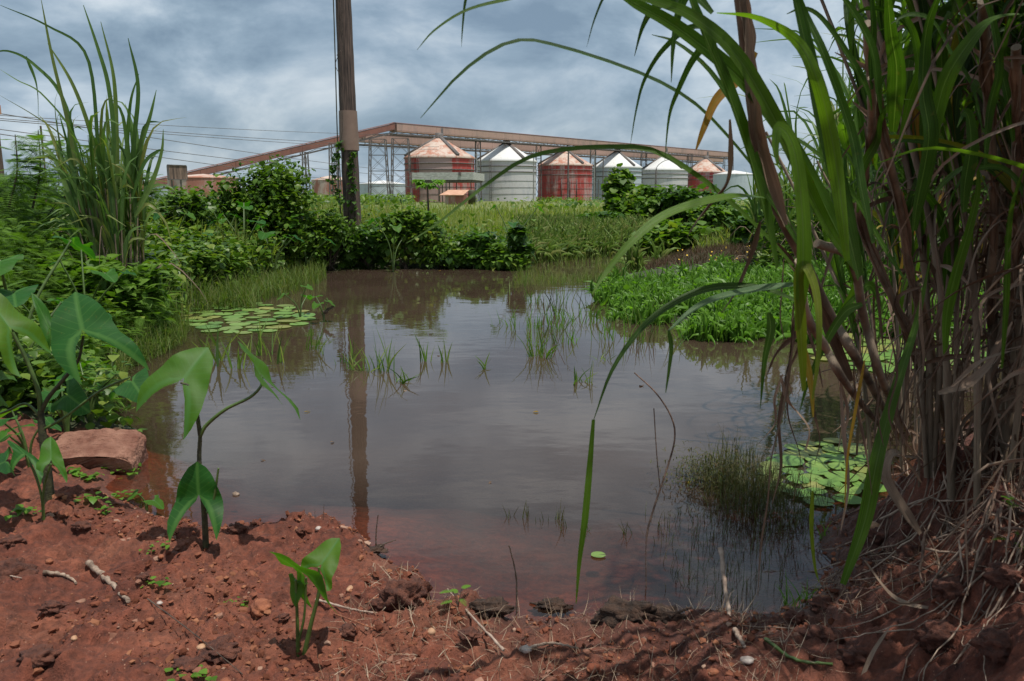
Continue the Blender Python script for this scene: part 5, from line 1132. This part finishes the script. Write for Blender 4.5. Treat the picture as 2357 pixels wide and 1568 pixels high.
stuff(mb, 'creeping_seedlings', 'bright', 'tiny green seedlings and creepers scattered on the red soil')
def mimosa(lab, u, v, s, seed):
    g = ground_at(u, v); t = thing('seedling', lab, 'seedling', g, 'feathery seedlings'); rr = np.random.default_rng(seed); mb = MB(); sm = MB()
    for k in range(5):
        a = rr.uniform(0, 6.28); P = g+np.array([math.cos(a)*s*.3, math.sin(a)*s*.3, s*rr.uniform(.4, 1)]); tube(sm, catmull([g, (g+P)/2+[0, 0, s*.1], P], 6), .0012, 4); scat(mb, FRL, P[None], np.array([a-1.57]), np.array([.2]), s*.8, s*.8, np.array([.6]))
    mb.build('fronds', M['bright'], t); sm.build('stem', M['twig'], t)
mimosa('feathery blue green seedling on the near shore left of the thin twig', 1055, 1400, .055, 1); mimosa('feathery seedling at the right edge of the soil bank', 2340, 1200, .06, 2); mimosa('lower feathery seedling at the right edge', 2330, 1270, .05, 3)

# ------------------------------------------------------------------ near cane on the right
def cane_leaf(mb, pts, w, rnd, nrm=None, fold=.25, twist=0.0, n=26, wp=.2, tipp=.5):
    w *= 1.0
    P = catmull([at(u, v, Y=y) for u, v, y in pts], n); ribbon(mb, P, bladew(n, w, wp, tipp), nrm if nrm is not None else [.1, -1, .5], fold, rnd, twist)
M['darkroot'] = plain_mat('dark_root_skin', (.06, .035, .025), (.22, .14, .10), 30, .9, .3, obj=False)
def cane_front():
    """the foremost cane whose leaves arch over the pond; leaves traced with their real reach and width"""
    b = ground_at(2060, 1040); t = thing('cane_plant', 'foremost cane whose long green leaves arch far out over the pond', 'cane', b, 'cane plants on the right bank')
    g = MB(); p = MB(); y = MB(); d = MB(); s = MB(); dl = MB()
    Yb = b[1]
    # leaf base first, tip last: (u, v, distance)
    L = [([(1900, 640, 2.0), (1850, 560, 1.95), (1760, 420, 1.9), (1690, 330, 1.85), (1600, 238, 1.8), (1480, 170, 1.75), (1290, 106, 1.65), (1180, 95, 1.62), (1070, 160, 1.6), (968, 272, 1.58)], .031, .10, [.1, -.7, .8], -.4, .62),
         ([(1965, 650, 2.0), (1930, 530, 1.9), (1850, 380, 1.8), (1770, 255, 1.7), (1690, 165, 1.6), (1560, 62, 1.5), (1450, 0, 1.45), (1380, -60, 1.4)], .048, .5, [.4, -.8, .3], .5),
         ([(1970, 620, 1.85), (1900, 510, 1.75), (1800, 300, 1.6), (1700, 130, 1.5), (1600, 40, 1.45), (1500, 0, 1.4), (1380, -30, 1.35)], .038, .7, [.2, -.9, .3], .3),
         ([(1790, 620, 1.8), (1770, 500, 1.75), (1740, 380, 1.7), (1690, 230, 1.6), (1640, 110, 1.5), (1590, -10, 1.45), (1560, -100, 1.4)], .062, .35, [.8, -.6, .2], .15),
         ([(1980, 640, 1.8), (1960, 540, 1.75), (1930, 420, 1.7), (1890, 260, 1.6), (1865, 130, 1.55), (1830, -20, 1.5), (1810, -120, 1.45)], .064, .2, [.6, -.8, .1], .1),
         ([(1950, 600, 1.65), (1938, 500, 1.62), (1925, 400, 1.6), (1905, 280, 1.55), (1875, 170, 1.5), (1830, 90, 1.5), (1740, 40, 1.5), (1650, 30, 1.5)], .034, 1.0, [-.5, .6, .8], .1),
         ([(1760, 455, 1.5), (1690, 450, 1.45), (1600, 468, 1.4), (1520, 500, 1.38), (1450, 560, 1.35), (1400, 620, 1.33), (1362, 678, 1.3)], .023, .8, [0, -.5, 1], .25),
         ([(1850, 640, 1.9), (1780, 560, 1.9), (1700, 480, 1.85), (1600, 400, 1.8), (1500, 345, 1.78), (1400, 338, 1.75), (1290, 345, 1.7), (1200, 370, 1.68), (1100, 440, 1.65), (1000, 520, 1.62), (935, 560, 1.6)], .018, .5, [0, -.7, .7], .2),
         ([(1850, 700, 1.8), (1760, 664, 1.8), (1650, 660, 1.78), (1560, 692, 1.75), (1480, 752, 1.72), (1410, 850, 1.7), (1366, 968, 1.68)], .022, .2, [0, -.6, .8], .1),
         ([(1640, 80, 1.6), (1500, 0, 1.6), (1300, -25, 1.55), (1160, 0, 1.5), (1070, 25, 1.5), (1000, 70, 1.5), (960, 115, 1.5)], .012, .6, [0, -.7, .7], .2),
         ([(1640, 30, 1.6), (1590, -20, 1.6), (1565, 20, 1.6), (1550, 100, 1.6), (1545, 190, 1.6)], .026, .2, [.5, -1, .1], .2),
         ([(1700, 130, 1.7), (1650, 90, 1.7), (1600, 130, 1.7), (1560, 210, 1.7), (1540, 270, 1.7), (1530, 370, 1.7)], .018, .3, [.4, -1, .1], .3),
         ([(1680, 90, 1.65), (1600, 60, 1.65), (1530, 110, 1.65), (1485, 180, 1.65), (1465, 250, 1.65), (1450, 340, 1.65)], .012, .2, [.4, -1, .1], .3),
         ([(1560, 0, 1.55), (1510, 15, 1.55), (1480, 60, 1.55), (1460, 130, 1.55)], .016, .1, [.4, -1, .1], .3),
         ([(1450, -40, 1.5), (1400, -20, 1.5), (1370, 40, 1.5), (1350, 110, 1.5)], .006, .1, [.4, -1, .1], .3), ([(1090, -40, 1.6), (1072, 0, 1.6), (1065, 60, 1.6), (1062, 110, 1.6)], .006, .1, [.4, -1, .1], .3),
         ([(1860, 600, 1.75), (1790, 480, 1.75), (1760, 430, 1.75), (1720, 300, 1.75), (1640, 170, 1.75), (1560, 100, 1.75), (1500, 80, 1.75)], .02, .3, [.3, -.8, .4], .3),
         ([(2010, 560, 1.7), (1985, 430, 1.7), (1960, 300, 1.7), (1900, 130, 1.6), (1850, 20, 1.6), (1820, -80, 1.5)], .03, .25, [.5, -.8, .1], .3),
         ([(1940, 1345, 2.2), (1990, 1200, 2.2), (2020, 1050, 2.2), (2060, 900, 2.25), (2110, 740, 2.3), (2140, 600, 2.3)], .042, .6, [-.4, -.9, .2], .4),
         ([(1770, 720, 1.8), (1775, 760, 1.8), (1760, 830, 1.8), (1750, 940, 1.8)], .024, .15, [.2, -1, .1], .2), ([(1985, 700, 1.9), (1945, 720, 1.9), (1900, 790, 1.9), (1860, 880, 1.9), (1840, 950, 1.9)], .024, .3, [.2, -1, .3], .2),
         ([(2080, 640, 2.1), (2030, 560, 2.1), (1960, 440, 2.05), (1890, 360, 2.0), (1800, 310, 2.0), (1700, 345, 2.0)], .02, .4, [.1, -.8, .6], .2)]
    for a in L: cane_leaf(g, a[0], a[1], a[2], a[3], .25, a[4], wp=a[5] if len(a) > 5 else .3, tipp=.7)
    cane_leaf(p, [(1850, 652, 1.7), (1740, 664, 1.7), (1650, 685, 1.65), (1595, 712, 1.62), (1538, 762, 1.6)], .024, .5, [0, -.5, 1], .2); cane_leaf(p, [(1762, 456, 1.5), (1730, 452, 1.47), (1640, 456, 1.44), (1540, 490, 1.4), (1465, 548, 1.37), (1402, 622, 1.34), (1368, 668, 1.32)], .012, .9, [0, -.4, 1], .25)
    cane_leaf(g, [(1539, 760, 1.6), (1545, 800, 1.6), (1540, 850, 1.6), (1532, 905, 1.6)], .010, .2); cane_leaf(g, [(1366, 966, 1.68), (1356, 1090, 1.68), (1346, 1200, 1.68), (1334, 1290, 1.68), (1326, 1390, 1.68)], .019, .7, [.3, -1, 0], .2, .5, wp=.5); 
    cane_leaf(g, [(1836, 760, 1.55), (1850, 620, 1.5), (1848, 480, 1.48), (1828, 340, 1.46), (1795, 292, 1.45), (1785, 330, 1.44), (1790, 380, 1.44)], .034, .9, [.3, -1, .1], .2); cane_leaf(y, [(1850, 900, 1.6), (1845, 760, 1.55), (1838, 640, 1.5), (1855, 612, 1.5), (1880, 680, 1.48), (1885, 800, 1.46), (1870, 920, 1.45)], .026, .05, [.3, -1, .1], .2)
    cane_leaf(y, [(1835, 760, 1.6), (1858, 840, 1.6), (1868, 900, 1.6), (1872, 960, 1.6)], .018, .8); cane_leaf(y, [(1740, 120, 1.8), (1700, 180, 1.8), (1650, 228, 1.78), (1622, 290, 1.76), (1602, 345, 1.75)], .026, 1.0, [.3, -1, .3], .2); cane_leaf(y, [(1990, 830, 1.9), (1968, 950, 1.9), (1950, 1060, 1.9), (1944, 1175, 1.9)], .009, .9)
    cane_leaf(y, [(1870, 1130, 2.2), (1868, 1220, 2.2), (1875, 1300, 2.2), (1885, 1340, 2.2)], .014, .1)
    # stalks
    for pts, r in (([(2070, 1010, Yb), (1985, 850, 2.2), (1920, 740, 2.05), (1850, 600, 1.9), (1790, 480, 1.8), (1760, 370, 1.75), (1735, 260, 1.7), (1722, 140, 1.66), (1700, -40, 1.6)], .0125), ([(2090, 1000, Yb), (2040, 900, 2.3), (1990, 740, 2.1), (1960, 600, 1.95), (1880, 560, 1.9)], .011),
                   ([(2050, 1010, Yb), (1960, 900, 2.1), (1900, 800, 1.9), (1855, 720, 1.75), (1840, 600, 1.65)], .010)):
        P = catmull([at(u, v, Y=q) for u, v, q in pts], 46); R = r*(1+.10*np.abs(np.cos(np.arange(46)*math.pi/8))**6); tube(s, P, R, 9)
    # papery sheaths and hanging dead leaves
    for pts, w, r, tw in [([(1744, 350, 1.68), (1736, 250, 1.65), (1727, 150, 1.62), (1720, 40, 1.6)], .036, .67, .2), ([(1732, 120, 1.64), (1722, 60, 1.62), (1712, 0, 1.6), (1700, -80, 1.6)], .03, .67, .2), ([(1810, 520, 1.74), (1768, 380, 1.69), (1748, 300, 1.66), (1742, 230, 1.64)], .03, .6, .3), ([(1680, 275, 1.8), (1682, 350, 1.8), (1675, 420, 1.8), (1640, 465, 1.8), (1605, 510, 1.8), (1582, 545, 1.8)], .016, .2, 1.5),
            ([(1750, 510, 1.8), (1735, 570, 1.8), (1712, 630, 1.8), (1690, 680, 1.8), (1660, 722, 1.8)], .016, .3, 1.0), ([(1826, 700, 1.8), (1822, 800, 1.8), (1812, 900, 1.8), (1798, 970, 1.8), (1776, 1060, 1.8), (1768, 1150, 1.8), (1752, 1250, 1.8), (1744, 1372, 1.8)], .011, .3, 2.0),
            ([(1832, 720, 1.8), (1824, 800, 1.8), (1800, 900, 1.8)], .012, .0, 1.0), ([(1900, 700, 2.0), (1850, 640, 2.0), (1790, 560, 2.0)], .03, .1, .4), ([(1960, 880, 2.1), (1910, 760, 2.0), (1860, 650, 1.9)], .036, .1, .4), ([(1850, 760, 1.9), (1790, 810, 1.9), (1760, 880, 1.9)], .014, .1, .9)]:
        P = catmull([at(u, v, Y=q) for u, v, q in pts], 26); ribbon(dl, P, bladew(26, w, .3, .5), [.3, -1, .2], .7, r, tw, .2)
    r2 = np.random.default_rng(12)
    for k in range(26):   # thin dead strands hanging from the stalks
        u0 = r2.uniform(1790, 2120); v0 = 560+(u0-1790)*.25+r2.uniform(0, 320); L = r2.uniform(140, 380); du = r2.normal()*30; q = 1.95+(u0-1790)/1100+r2.uniform(-.1, .2)
        P = catmull([at(u0, v0, Y=q), at(u0+du*.4+r2.normal()*6, v0+L*.35, Y=q), at(u0+du+r2.normal()*10, v0+L*.7, Y=q), at(u0+du*1.1+r2.normal()*16, v0+L, Y=q)], 22)
        ribbon(dl, P, bladew(22, r2.uniform(.004, .012), .3, .4), [r2.normal()*.5, -1, .2], .7, r2.uniform(), r2.normal()*2, .2)
    g.build('leaves', M['cane'], t); p.build('pale_leaves', M['pale'], t); y.build('yellowing_leaves', M['yellow'], t); s.build('stalks', M['canestem'], t); dl.build('dry_leaves', M['dry'], t)
    P = catmull([at(u, v, Y=q) for u, v, q in [(1460, 858, 2.7), (1510, 905, 2.7), (1545, 960, 2.7), (1553, 1010, 2.7), (1535, 1080, 2.7), (1505, 1170, 2.65), (1488, 1240, 2.6), (1487, 1350, 2.6)]], 40)
    mb = MB(); tube(mb, P, np.linspace(.0022, .0045, 40)*(1-.6*(np.arange(40) > 33)), 7); P2 = catmull([at(1520, 1130, Y=2.68), at(1512, 1050, Y=2.7), at(1505, 940, Y=2.7)], 10); tube(mb, P2, .002, 5); o = mb.build('drooping_stem', M['darkroot']); tag(o, 'bare brown stem drooping into the water right of the hanging blade', 'stem')
cane_front()
def cane_second():
    b = ground_at(2110, 1060); t = thing('cane_plant', 'second cane with broad steep dark leaves right of the foremost one', 'cane', b, 'cane plants on the right bank'); g = MB(); s = MB(); dl = MB()
    Z = lambda pts, y0, y1: [(1800+.544*x, .544*y, y0+(y1-y0)*i/max(1, len(pts)-1)) for i, (x, y) in enumerate(pts)]
    for pts, y0, y1, w, r, nr, tw in [
        ([(380, 470), (370, 400), (330, 310), (280, 230), (220, 140), (150, 60), (85, 35), (20, 60)], 2.0, 1.8, .026, .1, [.4, -.8, .4], .3), ([(420, 480), (410, 380), (390, 220), (330, 90), (260, -10), (200, -80)], 2.0, 1.8, .034, .3, [.5, -.8, .2], .2),
        ([(380, 380), (380, 250), (388, 130), (380, 0), (370, -120)], 2.0, 1.9, .034, .0, [.6, -.8, .1], .2), ([(470, 560), (480, 420), (484, 280), (462, 150), (450, 20), (440, -100)], 2.1, 1.9, .044, .2, [-.4, -.8, .2], .2),
        ([(560, 980), (580, 860), (615, 700), (632, 560), (606, 400), (606, 230), (622, 100), (662, -10), (700, -90)], 2.0, 1.8, .058, .1, [.5, -.9, .1], .25), ([(610, 760), (650, 520), (700, 330), (790, 180), (880, 85), (1000, 60), (1100, 90)], 2.0, 1.85, .040, .5, [.1, -.7, .7], .3),
        ([(850, 560), (830, 450), (790, 330), (720, 230), (640, 90), (540, 60), (460, 100)], 2.1, 1.9, .032, .1, [.3, -.7, .6], .2), ([(770, 900), (780, 780), (805, 620), (795, 500), (770, 480), (740, 540)], 2.1, 2.0, .044, .15, [.3, -.9, .1], .2),
        ([(930, 1560), (948, 1300), (962, 950), (1000, 780), (1060, 640)], 2.2, 1.9, .022, .4, [.3, -.9, .1], .4), ([(500, 600), (540, 430), (580, 300), (560, 150), (520, 60), (500, -40)], 2.2, 2.0, .030, .6, [.2, -.9, .2], .4),
        ([(860, 700), (880, 480), (920, 300), (900, 120), (860, 0), (820, -80)], 2.1, 1.9, .036, .2, [.4, -.9, .2], .3), ([(690, 1500), (700, 1330), (740, 1150), (790, 980), (830, 800), (820, 640)], 2.2, 2.1, .034, .55, [.2, -.9, .2], .5),
        ([(640, 820), (720, 740), (800, 700), (850, 760), (880, 860)], 2.2, 2.1, .02, .5, [.1, -.6, .8], .3), ([(320, 900), (340, 720), (400, 600), (420, 500), (470, 430), (560, 420)], 2.2, 2.1, .024, .45, [.2, -.7, .6], .3),
        ([(290, 1480), (250, 1350), (300, 1230), (310, 1120), (290, 980)], 2.2, 2.1, .022, .8, [.3, -.9, .1], .3), ([(420, 1300), (380, 1210), (330, 1240), (240, 1330), (190, 1440)], 2.2, 2.0, .024, .3, [.3, -.9, .1], .3), ([(980, 600), (960, 420), (930, 260), (960, 100), (1000, -40)], 2.2, 2.0, .034, .1, [.3, -.9, .1], .3)]:
        cane_leaf(g, Z(pts, y0, y1), w, r, nr, .25, tw, wp=.3, tipp=.75)
    for pts, r in (([(690, 1800), (640, 1568), (590, 1350), (540, 1150), (510, 950), (470, 750), (400, 500), (375, 300), (360, 100)], .012), ([(620, 1750), (560, 1500), (480, 1300), (330, 950), (350, 750), (375, 560), (380, 330)], .010), ([(900, 1900), (890, 1500), (880, 1250), (900, 900), (875, 480), (860, 200), (850, 0)], .0125), ([(960, 1800), (960, 1400), (985, 1000), (990, 600), (990, 200)], .011)):
        P = catmull([at(u, v, Y=q) for u, v, q in Z(pts, b[1], 2.0)], 46); tube(s, P, r*(1+.2*(np.arange(46) % 6 == 0)), 9)
        rr = np.random.default_rng(int(r*10000))
        for k in range(9):
            i = int(rr.uniform(3, 38)); Q = P[i:i+8] + rr.normal(size=3)*[.006, .003, 0]-[0, .012, 0]; e = Q[-1] + [rr.normal()*.06, 0, .05]; Q = catmull([Q[0], Q[3], Q[-1], e], 14)
            ribbon(dl, Q[::1], bladew(14, rr.uniform(.018, .03), .3, .6), [rr.normal()*.4, -1, .1], .8, rr.uniform(.3, .8), rr.normal()*.5, .2)
    g.build('leaves', M['cane'], t); s.build('stalks', M['canestem'], t); dl.build('dry_leaves', M['dry'], t)
cane_second()
CW = [(2075, 1045, 3.0, -.12, 'dark cane stem pair in the middle of the thicket'), (2110, 1010, 3.1, -.05, 'cane right of the foremost cane, leaning slightly left'), (2150, 1065, 2.9, -.10, 'cane with a thick sheathed stem in mid bank'), (2190, 1010, 3.2, .02, 'upright cane behind the sheathed one'),
      (2230, 1080, 3.0, -.06, 'cane in the dense right part, nearest its left side'), (2260, 1020, 3.2, .05, 'cane leaning right in the dense part'), (2300, 1060, 2.9, .0, 'cane in the dense right part, straight and dark'), (2330, 1100, 2.8, .06, 'foremost cane of the right edge group'),
      (2350, 1000, 3.2, .0, 'tall cane at the right edge'), (2390, 1040, 3.0, -.05, 'cane cut by the right edge with pale dead leaves'), (2200, 1120, 2.6, -.14, 'short cane leaning left over the roots'), (2120, 960, 3.2, -.10, 'rear cane above the hidden lily pads'),
      (2290, 960, 3.3, -.02, 'rear cane in the right thicket'), (2420, 1120, 2.9, -.16, 'cane leaning in from beyond the right edge'),
      (2500, 1250, 3.2, -.10, 'unseen cane added just outside the right edge to shade the bank'), (2620, 1150, 3.2, -.12, 'unseen cane added beyond the right edge for shade, rear'), (2720, 1350, 3.2, -.08, 'unseen cane added beyond the right edge for shade, front'), (2560, 1000, 3.3, -.1, 'unseen cane added beyond the right edge for shade, middle'),  # four unseen canes, added outside the frame to shade the lower right bank
      (2025, 1080, 2.3, -.16, 'short leafy cane at the water side of the thicket'), (2160, 960, 3.1, -.14, 'cane leaning left behind the thick sheathed stem')]
def cane(lab, u, v, h, lean, seed):
    rr = np.random.default_rng(seed); b = ground_at(u, v); t = thing('cane_plant', lab, 'cane', b, 'cane plants on the right bank'); g = MB(); s = MB(); dl = MB(); yl = MB()
    for st in range(4 if u > 2280 else 3):
        b0 = b+[rr.normal()*.05, rr.normal()*.05, -.04]; H_ = h*rr.uniform(.5, .85); ln = lean+rr.normal()*.07; ly = rr.normal()*.08
        P = catmull([b0, b0+[ln*H_*.25, ly*H_*.3, H_*.4], b0+[ln*H_*.75+rr.normal()*.03, ly*H_*.8, H_*.75], b0+[ln*H_*1.3, ly*H_*1.1, H_]], 36); r = rr.uniform(.006, .0115); tube(s, P, np.linspace(r*1.15, r*.6, 36)*(1+.2*(np.arange(36) % 6 == 0)), 8, rr.uniform())
        nl = 21
        for k in range(nl):
            f = .28+.70*k/nl+rr.uniform(-.03, .03); i = min(35, int(f*35)); q = P[i]; T = P[min(35, i+1)]-P[max(0, i-1)]; T /= np.linalg.norm(T); an = rr.uniform(0, 6.28)
            ok = False
            for tr in range(5):
                o = np.array([math.cos(an), math.sin(an)*.75, 0]); L = rr.uniform(.6, 1.2); up = rr.uniform(.7, 1.25); dr = rr.uniform(.0, .5)*L*rr.uniform(0, 1); w = rr.uniform(.012, .038); o = o*rr.uniform(.25, .8)
                Q = catmull([q, q+(T*up+o*.22)*L*.35, q+(T*up*.9+o*.55)*L*.65-[0, 0, dr*.12], q+(T*up*.8+o*.95)*L*.9-[0, 0, dr*.55], q+(T*up*.7+o*1.15)*L-[0, 0, dr*1.1]], 18)
                uu = 1178.5+F*Q[:, 0]/np.maximum(Q[:, 1], .3)
                if not (np.min(np.linalg.norm(Q-np.array([0, 0, EYE]), axis=1)) < 1.15 or Q[:, 1].min() < .9 or uu.min() < 1850+rr.uniform(0, 110)): ok = True; break
                an = rr.uniform(0, 6.28)
            if not ok: continue
            dry_ = rr.uniform() < (.5 if f < .4 else .04)
            nrm = [rr.normal()*.7, -1, .5+rr.normal()*.5]
            if dry_: ribbon(dl, Q-np.linspace(0, 1, 18)[:, None]**1.5*np.array([0, 0, L*.4]), bladew(18, w*.55, .3, .5), nrm, .7, rr.uniform(), rr.uniform(-3, 3), .3)
            elif rr.uniform() < .07: ribbon(yl, Q, bladew(18, w, .3), nrm, .25, rr.uniform(), rr.uniform(-1, 1))
            else: ribbon(g, Q, bladew(18, w, .3), nrm, .25, min(1, rr.uniform(0, .9)), rr.uniform(-1.2, 1.2))
        for k in range(8):   # papery sheaths clinging to the stalk and hanging dead leaves
            i = int(rr.uniform(.03, .6)*35); q = P[i]; an = rr.uniform(0, 6.28); o = np.array([math.cos(an), math.sin(an), 0])*rr.uniform(.02, .32); L = rr.uniform(.15, .6); up = rr.uniform(-.2, .35)
            Q = catmull([q, q+o*.4+[0, 0, up*L*.5], q+o*.9+[rr.normal()*.03, rr.normal()*.03, -L*.2], q+o*1.2+[rr.normal()*.05, rr.normal()*.05, -L*.8]], 12); ribbon(dl, Q, bladew(12, rr.uniform(.006, .019), .3, .4), [rr.normal(), -1, .3], .8, rr.uniform(), rr.uniform(-3, 3), .4)
    g.build('leaves', M['cane'], t); s.build('stalks', M['canestem'], t); dl.build('dry_leaves', M['dry'], t)
    if yl.n: yl.build('yellowing_leaves', M['yellow'], t)
for k, (u, v, h, ln, lab) in enumerate(CW): cane(lab, u, v, h, ln, 700+k)
# exposed roots spilling down the right bank
rr = np.random.default_rng(77)
LR = ['pale root curving down the right bank', 'grey root tangled below the cane stalks', 'thin dry root hanging over the dark soil']
NR = 0
for k in range(110):
    u = rr.uniform(1990, 2400); v = rr.uniform(1000, 1330); g = ground_at(u, v)+[0, 0, rr.uniform(.01, .10)]; pts = [g]; a = rr.uniform(-2.6, -.9) if k % 4 else rr.uniform(-3.3, 0); L = rr.uniform(.07, .19)
    for j in range(4):
        a += rr.normal()*.55; q = pts[-1]+np.array([math.cos(a)*L, math.sin(a)*L*.8, 0]); h = hz(q[0], q[1]); q[2] = max(h+.006+rr.uniform(0, .03)*(3-j)/3, .0); pts.append(q)
    P = catmull(pts, 20); mb = MB(); r = rr.uniform(.0012, .0042); tube(mb, P+rr.normal(size=P.shape)*.002, np.linspace(r, r*.45, 20)*(1+.2*np.sin(np.arange(20)*1.3)), 6); o = mb.build('root', M['root' if k % 2 else 'darkroot']); tag(o, LR[k % 3], 'root', ['pale roots of the right bank', 'grey roots of the right bank', 'thin roots of the right bank'][k % 3])
for lab, pts, w in [('large curled papery dead leaf looping over the bank', [(2120, 1230, 2.3), (2080, 1170, 2.3), (2040, 1100, 2.3), (2045, 1050, 2.32), (2075, 1045, 2.32), (2120, 1110, 2.32)], .034), ('long dead leaf bowing along the lower right soil', [(2150, 1290, 2.1), (2200, 1350, 2.05), (2090, 1390, 2.0), (2020, 1370, 2.0)], .01),
        ('dead leaf arching to the right edge over the soil', [(1990, 1290, 2.1), (2060, 1375, 2.05), (2150, 1400, 2.0), (2250, 1395, 2.0), (2357, 1345, 2.05)], .013), ('dead leaf dropping from the curled one', [(2120, 1200, 2.28), (2160, 1290, 2.2), (2150, 1380, 2.1), (2120, 1440, 2.05), (2150, 1500, 2.0)], .008),
        ('broad pale sheath lying across the stalks', [(2160, 905, 2.4), (2230, 880, 2.4), (2290, 820, 2.4), (2330, 740, 2.4)], .03), ('pale dry leaf slanting up at the right edge', [(2190, 890, 2.3), (2260, 830, 2.3), (2357, 800, 2.3)], .014), ('upright dead leaf at the bottom right', [(1980, 1568, 1.9), (2010, 1500, 1.92), (2050, 1440, 1.95)], .012)]:
    mb = MB(); P = catmull([at(u, v, Y=q) for u, v, q in pts], 28); ribbon(mb, P, bladew(28, w, .3, .4), [.2, -1, .6], .5, .7, 1.2, .3); o = mb.build('dead_leaf', M['dry']); tag(o, lab, 'dead leaf')
print('objects', len(bpy.data.objects), 'faces', sum(len(m.polygons) for m in bpy.data.meshes))
